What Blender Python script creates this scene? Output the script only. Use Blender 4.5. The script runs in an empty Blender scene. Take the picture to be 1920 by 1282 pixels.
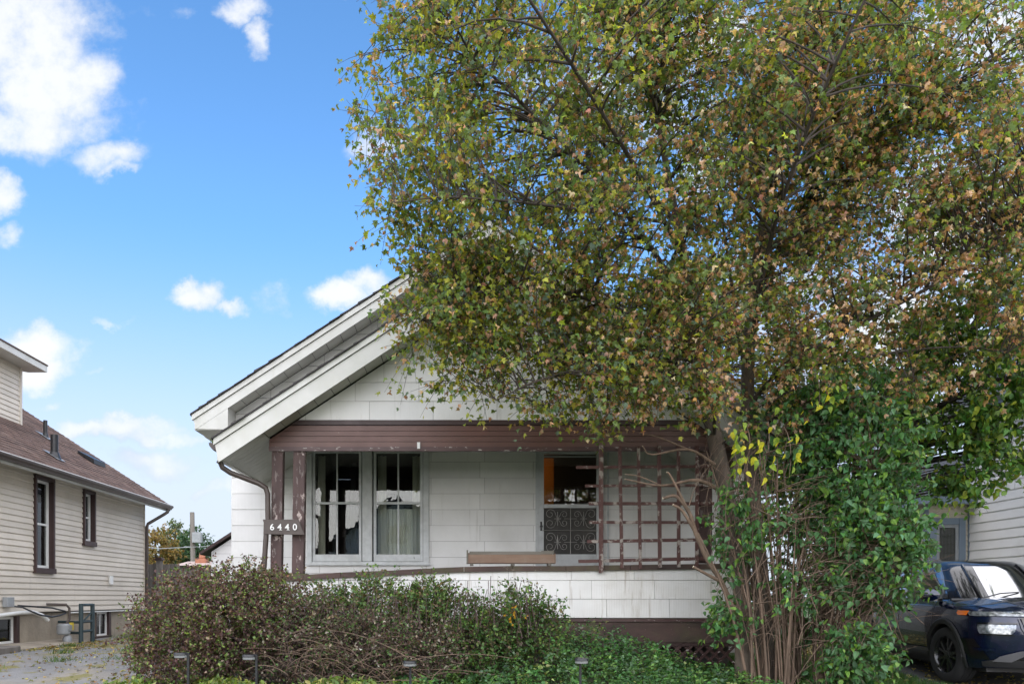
import bpy, math, random
import numpy as np
from mathutils import Vector, Matrix, Euler
random.seed(7); RNG = np.random.default_rng(11)
C = bpy.context.scene.collection
sc = bpy.context.scene
R = math.radians

# ------------------------------------------------------------------ camera, sky, sun, exposure
EYE = 1.15; F = 1420.0; CX = 860.0; HY = 1119.0
cam = bpy.data.cameras.new('camera'); camo = bpy.data.objects.new('camera', cam); C.objects.link(camo)
camo.location = (0, 0, EYE); camo.rotation_euler = (R(90), 0, 0)
cam.sensor_width = 36; cam.lens = F/1920*36
cam.shift_x = (960-CX)/1920; cam.shift_y = (HY-641)/1920
cam.clip_end = 2000
sc.camera = camo
SUN_EL, SUN_AZ = 38, 172          # azimuth clockwise from +Y
SUN_POWER, SKY_STRENGTH, EXPOSURE = 1.5, 0.05, 2.36
sc.view_settings.view_transform = 'Standard'; sc.view_settings.look = 'None'
sc.view_settings.gamma = 1; sc.view_settings.use_curve_mapping = False
sc.view_settings.exposure = EXPOSURE

class NT:
    """tiny node-tree helper"""
    def __init__(s, tree): s.t = tree; s.n = tree.nodes; s.l = tree.links
    def add(s, typ, **kw):
        nd = s.n.new(typ)
        for k, v in kw.items(): setattr(nd, k, v)
        return nd
    def put(s, sock, v):
        if hasattr(v, 'links') or isinstance(v, bpy.types.NodeSocket): s.l.new(v, sock)
        else: sock.default_value = v
    def math(s, op, a, b=None, c=None, clamp=False):
        nd = s.add('ShaderNodeMath', operation=op); nd.use_clamp = clamp
        for i, v in enumerate((a, b, c)):
            if v is not None: s.put(nd.inputs[i], v)
        return nd.outputs[0]
    def vmath(s, op, a, b=None):
        nd = s.add('ShaderNodeVectorMath', operation=op)
        s.put(nd.inputs[0], a)
        if b is not None: s.put(nd.inputs[1], b)
        return nd.outputs['Value'] if op in ('LENGTH', 'DOT_PRODUCT') else nd.outputs[0]
    def ramp(s, v, a, b, lo=0.0, hi=1.0, smooth=True):
        nd = s.add('ShaderNodeMapRange'); nd.interpolation_type = 'SMOOTHSTEP' if smooth else 'LINEAR'
        s.put(nd.inputs['Value'], v); s.put(nd.inputs['From Min'], a); s.put(nd.inputs['From Max'], b)
        s.put(nd.inputs['To Min'], lo); s.put(nd.inputs['To Max'], hi)
        return nd.outputs['Result']
    def mix(s, f, a, b, blend='MIX'):
        nd = s.add('ShaderNodeMix', data_type='RGBA', blend_type=blend)
        s.put(nd.inputs[0], f); s.put(nd.inputs[6], a); s.put(nd.inputs[7], b)
        return nd.outputs[2]
    def noise(s, vec, scale, detail=5, rough=0.55, color=False, dist=0.0):
        nd = s.add('ShaderNodeTexNoise'); s.put(nd.inputs['Vector'], vec)
        nd.inputs['Scale'].default_value = scale; nd.inputs['Detail'].default_value = detail
        nd.inputs['Roughness'].default_value = rough; nd.inputs['Distortion'].default_value = dist
        return nd.outputs['Color' if color else 'Fac']

def rgb(r, g, b):
    f = lambda c: (c/255/12.92) if c/255 <= .04045 else ((c/255+.055)/1.055)**2.4
    return (f(r), f(g), f(b), 1)

world = bpy.data.worlds.new('World'); sc.world = world; world.use_nodes = True
w = NT(world.node_tree); w.n.clear()
geo = w.add('ShaderNodeTexCoord').outputs['Generated']
sep = w.add('ShaderNodeSeparateXYZ'); w.l.new(geo, sep.inputs[0]); dx, dy, dz = sep.outputs
sky = w.add('ShaderNodeTexSky', sky_type='NISHITA'); sky.sun_disc = False
sky.sun_elevation = R(SUN_EL); sky.sun_rotation = R(SUN_AZ); sky.altitude = 100
sky.air_density = 1.0; sky.dust_density = 0.6; sky.ozone_density = 2.2
hsv = w.add('ShaderNodeHueSaturation'); hsv.inputs['Saturation'].default_value = 1.2
hsv.inputs['Value'].default_value = 1.2; w.l.new(sky.outputs[0], hsv.inputs['Color'])
# low haze band: the blue pales towards the horizon all the way round
lowband = w.mix(w.ramp(dz, .18, .48), (.60, .70, .90, 1), (.98, 1, 1, 1))
pale = w.ramp(dz, 0.08, 0.44, 0.97, 0.0)
skyc = w.mix(pale, w.mix(1.0, hsv.outputs[0], lowband, 'MULTIPLY'), (3.1, 3.45, 3.95, 1))
ysafe = w.math('MAXIMUM', dy, 0.05)
u = w.math('DIVIDE', dx, ysafe); v = w.math('DIVIDE', dz, ysafe)
uv = w.add('ShaderNodeCombineXYZ'); w.l.new(u, uv.inputs[0]); w.l.new(v, uv.inputs[1]); uv = uv.outputs[0]
warp = w.vmath('SUBTRACT', w.noise(uv, 9, 7, .6, True), (0.5, 0.5, 0.5))
sc1 = w.add('ShaderNodeVectorMath', operation='SCALE'); w.l.new(warp, sc1.inputs[0]); sc1.inputs['Scale'].default_value = 0.11
uvw = w.vmath('ADD', uv, sc1.outputs[0])
fb = w.noise(uv, 15, 9, .62); fb2 = w.noise(uv, 5.5, 5, .55)
# cumulus in view: direction (tan azimuth, tan elevation), half sizes, weight
CL = [(55,60,150,120,1.),(90,190,130,110,1.),(170,140,70,80,.85),(205,300,75,42,.8),(30,240,120,60,.9),(225,330,48,18,.75),(455,30,52,34,.9),(490,80,24,34,.75),
      (4,368,40,36,.9),(14,440,32,20,.5),(368,556,50,34,1.),(425,577,48,15,.8),(510,562,42,26,.42),(650,545,62,36,1.),(700,520,50,30,.9),
      (75,640,95,44,1.),(40,680,110,36,.9),(215,592,22,12,.45),(255,590,20,8,.35),(200,800,185,24,.95),(300,815,120,18,.85),(290,862,100,24,.85),(410,915,45,15,.7),
      (85,745,26,9,.35),(180,686,22,8,.35),(300,30,60,10,.18),(590,2,40,8,.3),(1340,60,90,70,.95),(1860,80,150,90,.75),(1150,180,220,120,.6),(720,270,60,40,.7),(1330,330,80,60,.7),
      (1800,420,200,160,.9),(1650,640,260,140,.9),(1450,560,160,80,.7)]
m = None; shade = None
for (px, py, rx, ry, wt) in CL:
    d = w.vmath('SUBTRACT', uvw, ((px-CX)/F, (HY-py)/F, 0))
    d = w.vmath('DIVIDE', d, (rx/F*1.15, ry/F*1.15, 1))
    e = w.math('MULTIPLY', w.math('SUBTRACT', 1.0, w.vmath('DOT_PRODUCT', d, d)), wt)
    m = e if m is None else w.math('MAXIMUM', m, e)
dens = w.math('ADD', m, w.math('MULTIPLY', w.math('SUBTRACT', fb, .5), 2.0))
dens = w.ramp(dens, -.05, 1.05)
dens = w.math('MULTIPLY', dens, w.ramp(dy, .05, .2))
# the rest of the sky carries the same broken cumulus
nd = w.add('ShaderNodeVectorMath', operation='SCALE'); w.l.new(geo, nd.inputs[0])
w.put(nd.inputs['Scale'], w.math('DIVIDE', 1.0, w.math('MAXIMUM', w.math('ADD', dz, .25), .05)))
gen = w.ramp(w.noise(nd.outputs[0], 1.7, 8, .6), .47, .60)
away = w.math('MAXIMUM', w.ramp(dy, .35, .1), w.math('MULTIPLY', w.ramp(w.math('ABSOLUTE', u), .95, 1.25), 1.0))
away = w.math('MAXIMUM', away, w.ramp(v, .95, 1.2))
gen = w.math('MULTIPLY', w.math('MULTIPLY', gen, away), w.ramp(dz, -.02, .06))
cl = w.math('MAXIMUM', dens, gen)
low = w.ramp(v, .16, .32)
lit = w.ramp(w.math('ADD', w.math('MULTIPLY', m, .32), w.math('ADD', w.math('MULTIPLY', fb2, .95), w.math('MULTIPLY', fb, .45))), .52, 1.02)
ccol = w.mix(lit, (2.7, 3.05, 3.65, 1), (4.05, 4.1, 4.15, 1))
ccol = w.mix(low, w.mix(lit, (2.15, 2.45, 3.05, 1), (3.75, 3.95, 4.25, 1)), ccol)
final = w.mix(w.math('MULTIPLY', cl, .93), skyc, ccol)
bg = w.add('ShaderNodeBackground'); w.l.new(final, bg.inputs[0]); bg.inputs[1].default_value = SKY_STRENGTH
wo = w.add('ShaderNodeOutputWorld'); w.l.new(bg.outputs[0], wo.inputs[0])

sun = bpy.data.lights.new('sun', 'SUN'); sun.energy = SUN_POWER; sun.angle = R(162); sun.color = (1, .93, .85)
so = bpy.data.objects.new('sun', sun); C.objects.link(so)
az = R(SUN_AZ); el = R(SUN_EL)
S = Vector((math.sin(az)*math.cos(el), math.cos(az)*math.cos(el), math.sin(el)))
so.rotation_euler = S.to_track_quat('Z', 'Y').to_euler(); so.location = S*50

# ------------------------------------------------------------------ materials
MATS = {}
def M(name, c1, c2=None, scale=6, stretch=(1,1,1), rough=.6, bump=0, bscale=None, metal=0, spots=None, streak=None,
      rib=None, spec=.5, coat=0, brick=None, spots2=None, grime=None, vary=0):
    """procedural surface: two-tone noise, optional flaking spots, vertical rain streaks, ribs, bump"""
    if name in MATS: return MATS[name]
    m = bpy.data.materials.new(name); m.use_nodes = True; t = NT(m.node_tree); t.n.clear()
    out = t.add('ShaderNodeOutputMaterial'); p = t.add('ShaderNodeBsdfPrincipled'); t.l.new(p.outputs[0], out.inputs[0])
    pos = t.add('ShaderNodeNewGeometry').outputs['Position']
    vec = t.vmath('MULTIPLY', pos, stretch)
    n = t.noise(vec, scale, 8, .6)
    col = t.mix(t.ramp(n, .3, .7), c1, c2 or c1)
    hgt = n if bscale is None else t.noise(vec, bscale, 6, .6)
    if streak:
        sv = t.vmath('MULTIPLY', pos, (1, 1, .07)); s_ = t.ramp(t.noise(sv, streak[2], 6, .65), streak[3], streak[3]+.22)
        col = t.mix(t.math('MULTIPLY', s_, streak[1]), col, streak[0])
    if grime:
        g_ = t.ramp(t.noise(pos, grime[2], 6, .6), .45, .75); col = t.mix(t.math('MULTIPLY', g_, grime[1]), col, grime[0])
    for sp in (spots, spots2):
        if sp:
            sv = t.vmath('MULTIPLY', pos, sp[3] if len(sp) > 3 else (1,1,1))
            k = t.ramp(t.noise(sv, sp[2], 9, .68), sp[1], sp[1]+.035); col = t.mix(k, col, sp[0])
            hgt = t.math('SUBTRACT', hgt, t.math('MULTIPLY', k, .5))
    if rib:
        sx = t.add('ShaderNodeSeparateXYZ'); t.l.new(pos, sx.inputs[0])
        r_ = t.math('SINE', t.math('MULTIPLY', sx.outputs[rib[0]], rib[1])); hgt = t.math('ADD', hgt, t.math('MULTIPLY', r_, rib[2]))
    if brick:
        cv = t.add('ShaderNodeCombineXYZ'); sx = t.add('ShaderNodeSeparateXYZ'); t.l.new(pos, sx.inputs[0])
        t.l.new(sx.outputs[brick[0]], cv.inputs[0]); t.l.new(sx.outputs[brick[1]], cv.inputs[1])
        b = t.add('ShaderNodeTexBrick'); t.l.new(cv.outputs[0], b.inputs['Vector']); b.inputs['Scale'].default_value = 1
        b.inputs['Brick Width'].default_value = brick[2]; b.inputs['Row Height'].default_value = brick[3]
        b.inputs['Mortar Size'].default_value = brick[4]; b.inputs['Color1'].default_value = (1,1,1,1); b.inputs['Color2'].default_value = (.62,.62,.62,1)
        b.inputs['Mortar'].default_value = (.35,.35,.35,1); b.inputs['Bias'].default_value = -.1
        col = t.mix(1.0, col, b.outputs[0], 'MULTIPLY')
    if vary:
        oi = t.add('ShaderNodeObjectInfo'); k = t.ramp(oi.outputs['Random'], 0, 1, 1-vary, 1+vary*.5, False)
        cc = t.add('ShaderNodeCombineColor'); [t.l.new(k, cc.inputs[q]) for q in range(3)]
        col = t.mix(1.0, col, cc.outputs[0], 'MULTIPLY')
    t.l.new(col, p.inputs['Base Color'])
    t.put(p.inputs['Roughness'], t.ramp(n, .2, .8, max(rough-.08, .02), min(rough+.08, 1)))
    p.inputs['Metallic'].default_value = metal; p.inputs['Specular IOR Level'].default_value = spec
    p.inputs['Coat Weight'].default_value = coat; p.inputs['Coat Roughness'].default_value = .03
    if bump:
        b = t.add('ShaderNodeBump'); b.inputs['Strength'].default_value = bump; b.inputs['Distance'].default_value = .02
        t.l.new(hgt, b.inputs['Height']); t.l.new(b.outputs[0], p.inputs['Normal'])
    MATS[name] = m
    return m

def leaf_mat(name, tint=None, trans=.32, rough=.5, sat=1.0):
    """thin leaf: reflects and lets light through; colour from the mesh's tint attribute or a fixed colour"""
    if name in MATS: return MATS[name]
    m = bpy.data.materials.new(name); m.use_nodes = True; t = NT(m.node_tree); t.n.clear()
    out = t.add('ShaderNodeOutputMaterial'); p = t.add('ShaderNodeBsdfPrincipled'); tr = t.add('ShaderNodeBsdfTranslucent')
    if tint is None:
        a = t.add('ShaderNodeAttribute'); a.attribute_name = 'tint'; col = a.outputs['Color']
    else:
        pos = t.add('ShaderNodeNewGeometry').outputs['Position']
        col = t.mix(t.ramp(t.noise(pos, 22, 4), .3, .7), (tint[0]*.7, tint[1]*.75, tint[2]*.7, 1), (tint[0]*1.25, tint[1]*1.2, tint[2]*1.2, 1))
    t.l.new(col, p.inputs['Base Color']); p.inputs['Roughness'].default_value = rough; p.inputs['Specular IOR Level'].default_value = .35
    tc = t.mix(1.0, col, (1.5, 1.5, .6, 1), 'MULTIPLY'); t.l.new(tc, tr.inputs[0])
    mx = t.add('ShaderNodeMixShader'); mx.inputs[0].default_value = trans
    t.l.new(p.outputs[0], mx.inputs[1]); t.l.new(tr.outputs[0], mx.inputs[2]); t.l.new(mx.outputs[0], out.inputs[0])
    MATS[name] = m; return m

def glass_mat(name, tint=(.9,.93,.92,1), refl=1.0):
    if name in MATS: return MATS[name]
    m = bpy.data.materials.new(name); m.use_nodes = True; t = NT(m.node_tree); t.n.clear()
    out = t.add('ShaderNodeOutputMaterial'); a = t.add('ShaderNodeBsdfTransparent'); a.inputs[0].default_value = tint
    g = t.add('ShaderNodeBsdfGlossy'); g.inputs['Roughness'].default_value = .01; g.inputs[0].default_value = (1,1,1,1)
    pos = t.add('ShaderNodeNewGeometry').outputs['Position']
    b = t.add('ShaderNodeBump'); b.inputs['Strength'].default_value = .02; b.inputs['Distance'].default_value = .03
    t.l.new(t.noise(pos, 5, 2), b.inputs['Height']); t.l.new(b.outputs[0], g.inputs['Normal'])
    fr = t.add('ShaderNodeFresnel'); fr.inputs[0].default_value = 1.5
    k = t.math('MINIMUM', t.math('MULTIPLY', fr.outputs[0], 1.5*refl), 1.0)
    mx = t.add('ShaderNodeMixShader'); t.l.new(k, mx.inputs[0]); t.l.new(a.outputs[0], mx.inputs[1]); t.l.new(g.outputs[0], mx.inputs[2])
    t.l.new(mx.outputs[0], out.inputs[0]); MATS[name] = m; return m

W_SHING = M('white_shingle', (.77,.765,.75,1), (.69,.685,.67,1), 1.3, rough=.55, bump=.12, rib=(0, 260, .35), streak=((.36,.34,.29,1), .42, 9, .56), grime=((.50,.49,.44,1), .35, .8), vary=.07)
W_SHING_DIRTY = M('white_shingle_streaked', (.78,.775,.755,1), (.70,.69,.67,1), 1.3, rough=.55, bump=.12, rib=(0, 260, .35), streak=((.30,.24,.17,1), .7, 14, .55), grime=((.52,.48,.40,1), .45, 1.1), vary=.07)
W_BACK = M('sheathing_and_void_shade', (.10,.095,.085,1), rough=.9)
W_JOINT = M('shingle_joint', (.40,.39,.37,1), (.30,.29,.27,1), 3, rough=.9)
W_TRIM = M('white_trim', (.57,.57,.54,1), (.51,.51,.475,1), 3, rough=.4, bump=.03, streak=((.42,.41,.33,1), .32, 7, .56), grime=((.45,.46,.36,1), .25, 1.7))
W_TRIM2 = M('window_paint', (.60,.62,.62,1), (.50,.52,.52,1), 9, rough=.5, bump=.1, spots=((.30,.30,.30,1), .68, 14, (1,1,.4)), grime=((.40,.40,.38,1), .4, 3))
SOFFIT = M('soffit_vinyl', (.56,.56,.51,1), (.50,.50,.46,1), 2, rough=.5, grime=((.36,.35,.28,1), .4, 2.5))
BROWN = M('brown_paint', (.135,.064,.05,1), (.11,.055,.045,1), 4, rough=.45, bump=.12, spots=((.55,.50,.46,1), .70, 13, (1,1,2.2)), grime=((.15,.085,.07,1), .5, 2))
BROWN_TRIM = M('brown_trim', (.075,.038,.034,1), (.06,.03,.028,1), 4, rough=.5, bump=.15, spots=((.50,.46,.42,1), .60, 10, (1,1,2.5)))
BROWN_DARK = M('dark_brown_moulding', (.05,.026,.024,1), (.04,.022,.02,1), 4, rough=.5)
POST = M('peeling_brown_post', (.085,.05,.045,1), (.065,.042,.04,1), 7, (1,1,.35), rough=.75, bump=.4, spots=((.42,.35,.32,1), .575, 7, (1,1,.45)), spots2=((.17,.14,.13,1), .57, 13, (1,1,.3)))
TREL = M('peeling_trellis_slat', (.10,.042,.036,1), (.08,.036,.032,1), 7, rough=.7, bump=.3, spots=((.30,.26,.23,1), .535, 6), spots2=((.40,.37,.34,1), .61, 11))
RAIL = M('weathered_rail', (.085,.05,.042,1), (.05,.035,.03,1), 6, (.3,1,1), rough=.8, bump=.5, spots=((.30,.25,.2,1), .62, 8, (.5,1,1)), grime=((.10,.11,.045,1), .55, 2.2))
MOSSY = M('mossy_board', (.05,.045,.03,1), (.09,.10,.035,1), 8, rough=.9, bump=.5)
GUTTER = M('brown_gutter', (.05,.035,.03,1), (.065,.048,.04,1), 3, rough=.4, grime=((.12,.11,.09,1), .3, 4))
SHINGLE_DARK = M('dark_roof_shingle', (.035,.032,.034,1), (.06,.056,.056,1), 18, rough=.9, bump=.6, bscale=60)
SHINGLE_BROWN = M('brown_roof_shingle', (.17,.105,.08,1), (.125,.075,.058,1), 3.5, rough=.9, bump=.5, bscale=70, brick=(1, 0, .33, .12, .012), grime=((.25,.18,.145,1), .7, 1.6))
SHINGLE_EDGE = M('brown_shingle_edge', (.11,.075,.062,1), (.07,.05,.042,1), 14, rough=.9, bump=.5)
SHINGLE_GREY = M('grey_roof_shingle', (.085,.095,.11,1), (.06,.066,.078,1), 3.5, rough=.9, bump=.5, bscale=70, brick=(1, 0, .33, .12, .014))
SID_BEIGE = M('beige_vinyl_siding', (.62,.56,.475,1), (.56,.505,.425,1), 1.2, rough=.5, bump=.03, streak=((.40,.36,.30,1), .35, 6, .55), grime=((.40,.36,.30,1), .3, .9), vary=.08)
SID_WHITE = M('pale_vinyl_siding', (.80,.785,.77,1), (.75,.735,.72,1), 1.2, rough=.5, bump=.03, grime=((.40,.36,.32,1), .3, 1.3))
SID_CREAM = M('cream_vinyl_siding', (.55,.50,.40,1), (.50,.45,.36,1), 1.2, rough=.5, bump=.03)
CONC = M('stained_concrete', (.36,.31,.24,1), (.25,.215,.17,1), 2.2, rough=.9, bump=.35, bscale=20, streak=((.16,.13,.10,1), .55, 8, .5))
ASPH = M('old_asphalt', (.20,.20,.20,1), (.14,.14,.14,1), 2.5, rough=.95, bump=.5, bscale=45, spots=((.05,.05,.05,1), .64, 1.6), spots2=((.17,.155,.06,1), .56, 1.0), grime=((.25,.215,.16,1), .75, .8))
ASPH2 = M('driveway_asphalt', (.10,.10,.10,1), (.07,.07,.07,1), 3, rough=.95, bump=.5, bscale=45, spots=((.16,.14,.07,1), .58, 3))
SOIL = M('soil', (.065,.05,.032,1), (.04,.034,.02,1), 5, rough=1, bump=.8, bscale=16, grime=((.05,.075,.025,1), .7, 1.1))
TURF = M('turf', (.04,.065,.018,1), (.06,.085,.026,1), 3, rough=1, bump=.9, bscale=40, spots=((.13,.10,.05,1), .66, 5))
BARK = M('bark', (.125,.095,.075,1), (.065,.05,.04,1), 9, (1,1,.25), rough=.95, bump=.8, bscale=26, grime=((.16,.17,.12,1), .4, 4))
BARK_DARK = M('dark_bark', (.07,.055,.046,1), (.04,.032,.027,1), 9, (1,1,.3), rough=.95, bump=.6)
TWIG = M('shrub_twig', (.115,.075,.068,1), (.058,.040,.037,1), 20, rough=.9)
TWIG2 = M('grey_stem', (.185,.125,.088,1), (.095,.066,.046,1), 12, (1,1,.3), rough=.9, bump=.4)
CUT = M('cut_wood', (.62,.55,.42,1), rough=.8)
PINE = M('grey_weathered_wood', (.20,.18,.16,1), (.13,.115,.10,1), 6, (1,1,.15), rough=.95, bump=.5, vary=.25)
PLANTER = M('faded_orange_wood', (.225,.145,.10,1), (.165,.105,.075,1), 4, (.25,1,2), rough=.8, bump=.35, grime=((.25,.20,.16,1), .6, 4))
PLANTER_TOP = M('grey_edge_wood', (.19,.175,.15,1), (.12,.11,.09,1), 5, (.25,1,2), rough=.9, bump=.4)
BLACK = M('black_metal', (.012,.013,.015,1), (.018,.019,.021,1), 20, rough=.4)
LENS = M('frosted_lens', (.20,.21,.21,1), rough=.25)
DIGIT = M('white_number', (.78,.78,.76,1), rough=.35)
STEEL_GREY = M('grey_box_metal', (.28,.30,.31,1), (.24,.25,.26,1), 9, rough=.45)
TEAL = M('teal_pipe_paint', (.03,.055,.062,1), (.024,.042,.048,1), 9, rough=.5, bump=.2)
WHITE_VINYL = M('white_vinyl', (.72,.72,.70,1), (.66,.66,.64,1), 5, rough=.35)
BLUE_TRIM = M('blue_grey_trim', (.17,.22,.28,1), (.15,.195,.25,1), 4, rough=.5)
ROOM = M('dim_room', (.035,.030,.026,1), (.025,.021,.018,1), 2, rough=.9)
ROOM_OR = M('orange_wall_paint', (.55,.20,.035,1), (.5,.18,.03,1), 2, rough=.8)
CURTAIN = M('linen_curtain', (.72,.69,.60,1), (.60,.57,.49,1), 7, (1,1,.2), rough=.95)
CURTAIN_GREY = M('dark_curtain', (.06,.065,.07,1), (.045,.05,.054,1), 7, (1,1,.2), rough=.95)
GLASS = glass_mat('window_glass')
GLASS_FAR = glass_mat('neighbour_glass', (.5,.52,.52,1), .8)
SCREEN = M('screen_mesh', (.035,.033,.032,1), (.07,.066,.06,1), 4, rough=.7)
IRON = M('pale_iron', (.36,.35,.33,1), (.28,.27,.25,1), 15, rough=.5, metal=.3)
ALU = M('grey_aluminium', (.52,.54,.55,1), (.45,.47,.48,1), 6, rough=.4, grime=((.2,.2,.2,1), .4, 5))
TERRA = M('terracotta', (.40,.17,.10,1), (.32,.13,.08,1), 4, rough=.9)

# ------------------------------------------------------------------ mesh helpers
class MB:
    def __init__(s): s.v = []; s.f = []
    def raw(s, vs, fs):
        o = len(s.v); s.v += [tuple(p) for p in vs]; s.f += [tuple(i+o for i in f) for f in fs]; return s
    def box(s, x0, x1, y0, y1, z0, z1):
        if x0 > x1: x0, x1 = x1, x0
        if y0 > y1: y0, y1 = y1, y0
        if z0 > z1: z0, z1 = z1, z0
        return s.raw([(x0,y0,z0),(x1,y0,z0),(x1,y1,z0),(x0,y1,z0),(x0,y0,z1),(x1,y0,z1),(x1,y1,z1),(x0,y1,z1)],
                     [(3,2,1,0),(4,5,6,7),(0,1,5,4),(1,2,6,5),(2,3,7,6),(3,0,4,7)])
    def prism(s, poly, f0, f1):
        """poly: 2-D points; f0/f1 map a 2-D point to the near / far 3-D point"""
        n = len(poly); a = [f0(p) for p in poly]; b = [f1(p) for p in poly]
        return s.raw(a+b, [tuple(range(n)), tuple(range(2*n-1, n-1, -1))]+[(i, i+n, (i+1) % n+n, (i+1) % n) for i in range(n)])
    def xz(s, poly, y0, y1): return s.prism(poly, lambda p: (p[0], y0, p[1]), lambda p: (p[0], y1, p[1]))
    def yz(s, poly, x0, x1): return s.prism(poly, lambda p: (x0, p[0], p[1]), lambda p: (x1, p[0], p[1]))
    def tube(s, pts, r, n=8, cap=True):
        pts = [Vector(p) for p in pts]; rs = r if isinstance(r, (list, tuple)) else [r]*len(pts); o = len(s.v); prev = None
        for i, p in enumerate(pts):
            d = (pts[min(i+1, len(pts)-1)]-pts[max(i-1, 0)]).normalized()
            if prev is None: prev = d.orthogonal().normalized()
            a = (prev-d*prev.dot(d)).normalized(); prev = a; b = d.cross(a)
            for k in range(n):
                t = 2*math.pi*k/n; s.v.append(tuple(p+(a*math.cos(t)+b*math.sin(t))*rs[i]))
        for i in range(len(pts)-1):
            for k in range(n):
                k2 = (k+1) % n; s.f.append((o+i*n+k, o+i*n+k2, o+(i+1)*n+k2, o+(i+1)*n+k))
        if cap:
            s.f.append(tuple(o+k for k in range(n-1, -1, -1))); e = o+(len(pts)-1)*n; s.f.append(tuple(e+k for k in range(n)))
        return s
    def lathe(s, prof, c=(0,0,0), n=24, axis='z'):
        o = len(s.v)
        for (r, h) in prof:
            for k in range(n):
                t = 2*math.pi*k/n; a, b = r*math.cos(t), r*math.sin(t)
                s.v.append({'z': (c[0]+a, c[1]+b, c[2]+h), 'y': (c[0]+a, c[1]+h, c[2]+b), 'x': (c[0]+h, c[1]+a, c[2]+b)}[axis])
        for i in range(len(prof)-1):
            for k in range(n):
                k2 = (k+1) % n; s.f.append((o+i*n+k, o+i*n+k2, o+(i+1)*n+k2, o+(i+1)*n+k))
        return s
    def grid(s, rows, close=False):
        o = len(s.v); n = len(rows[0])
        for r in rows: s.v += [tuple(p) for p in r]
        for i in range(len(rows)-1):
            for k in range(n-1 if not close else n):
                k2 = (k+1) % n; s.f.append((o+i*n+k, o+i*n+k2, o+(i+1)*n+k2, o+(i+1)*n+k))
        return s
    def build(s, name, mat, parent=None, smooth=False, bevel=0):
        me = bpy.data.meshes.new(name); me.from_pydata(s.v, [], s.f); me.update()
        import bmesh
        bm = bmesh.new(); bm.from_mesh(me); bmesh.ops.recalc_face_normals(bm, faces=bm.faces)
        if bevel: bmesh.ops.bevel(bm, geom=list(bm.edges), offset=bevel, segments=1, affect='EDGES')
        bm.to_mesh(me); bm.free()
        if smooth:
            me.polygons.foreach_set('use_smooth', [True]*len(me.polygons))
            try: me.set_sharp_from_angle(angle=R(38))
            except Exception: pass
        me.materials.append(mat)
        o = bpy.data.objects.new(name, me); C.objects.link(o)
        if parent is not None: attach(o, parent)
        return o
WORLD = {}
def world_of(o): return WORLD.get(o.name, Matrix.Identity(4))
def attach(o, parent):
    """geometry is in world coordinates: undo the parent's own placement"""
    o.parent = parent; o.matrix_parent_inverse = world_of(parent).inverted()
def tag(o, label=None, cat=None, group=None, kind=None):
    for k, v_ in (('label', label), ('category', cat), ('group', group), ('kind', kind)):
        if v_: o[k] = v_
    return o
def thing(name, label, cat, loc=(0,0,0), rz=0, group=None):
    o = bpy.data.objects.new(name, None); C.objects.link(o); o.location = loc; o.rotation_euler = (0, 0, rz); o.empty_display_size = .2
    WORLD[o.name] = Matrix.Translation(loc) @ Matrix.Rotation(rz, 4, 'Z')
    return tag(o, label, cat, group)
def pp(x, y, Y): return ((x-CX)/F*Y, Y, EYE+(HY-y)/F*Y)      # a point of the photograph at a known depth
def clip(poly, nx, nz, d):
    """keep nx*x+nz*z<=d"""
    out = []
    for i in range(len(poly)):
        a, b = poly[i], poly[(i+1) % len(poly)]; fa = nx*a[0]+nz*a[1]-d; fb_ = nx*b[0]+nz*b[1]-d
        if fa <= 0: out.append(a)
        if (fa < 0) != (fb_ < 0) and fa != fb_:
            t = fa/(fa-fb_); out.append((a[0]+(b[0]-a[0])*t, a[1]+(b[1]-a[1])*t))
    return out
def clip_convex(poly, region):
    n = len(region)
    area = sum(region[i][0]*region[(i+1) % n][1]-region[(i+1) % n][0]*region[i][1] for i in range(n))
    sg = 1 if area > 0 else -1
    for i in range(n):
        a, b = region[i], region[(i+1) % n]; ex, ez = b[0]-a[0], b[1]-a[1]; nx, nz = ez*sg, -ex*sg
        poly = clip(poly, nx, nz, nx*a[0]+nz*a[1])
        if len(poly) < 3: return []
    return poly
def area2(poly): return abs(sum(poly[i][0]*poly[(i+1) % len(poly)][1]-poly[(i+1) % len(poly)][0]*poly[i][1] for i in range(len(poly))))/2
def subtract(rects, hole):
    out = []
    for (x0, x1, z0, z1) in rects:
        hx0, hx1, hz0, hz1 = hole
        if hx1 <= x0 or hx0 >= x1 or hz1 <= z0 or hz0 >= z1: out.append((x0, x1, z0, z1)); continue
        if hz0 > z0: out.append((x0, x1, z0, hz0))
        if hz1 < z1: out.append((x0, x1, hz1, z1))
        a, b = max(z0, hz0), min(z1, hz1)
        if hx0 > x0: out.append((x0, hx0, a, b))
        if hx1 < x1: out.append((hx1, x1, a, b))
    return out
def npmesh(name, V, Fc, mat, parent=None, tint=None, smooth=False):
    me = bpy.data.meshes.new(name); V = np.asarray(V, np.float32); Fc = np.asarray(Fc, np.int32); k = Fc.shape[1]
    me.vertices.add(len(V)); me.vertices.foreach_set('co', V.ravel())
    me.loops.add(Fc.size); me.loops.foreach_set('vertex_index', Fc.ravel())
    me.polygons.add(len(Fc)); me.polygons.foreach_set('loop_start', np.arange(0, Fc.size, k, dtype=np.int32))
    if smooth: me.polygons.foreach_set('use_smooth', np.ones(len(Fc), bool))
    me.update(calc_edges=True)
    if tint is not None:
        a = me.attributes.new('tint', 'FLOAT_COLOR', 'POINT'); c4 = np.ones((len(V), 4), np.float32); c4[:, :3] = tint; a.data.foreach_set('color', c4.ravel())
    me.materials.append(mat); o = bpy.data.objects.new(name, me); C.objects.link(o)
    if parent is not None: attach(o, parent)
    return o

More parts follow.
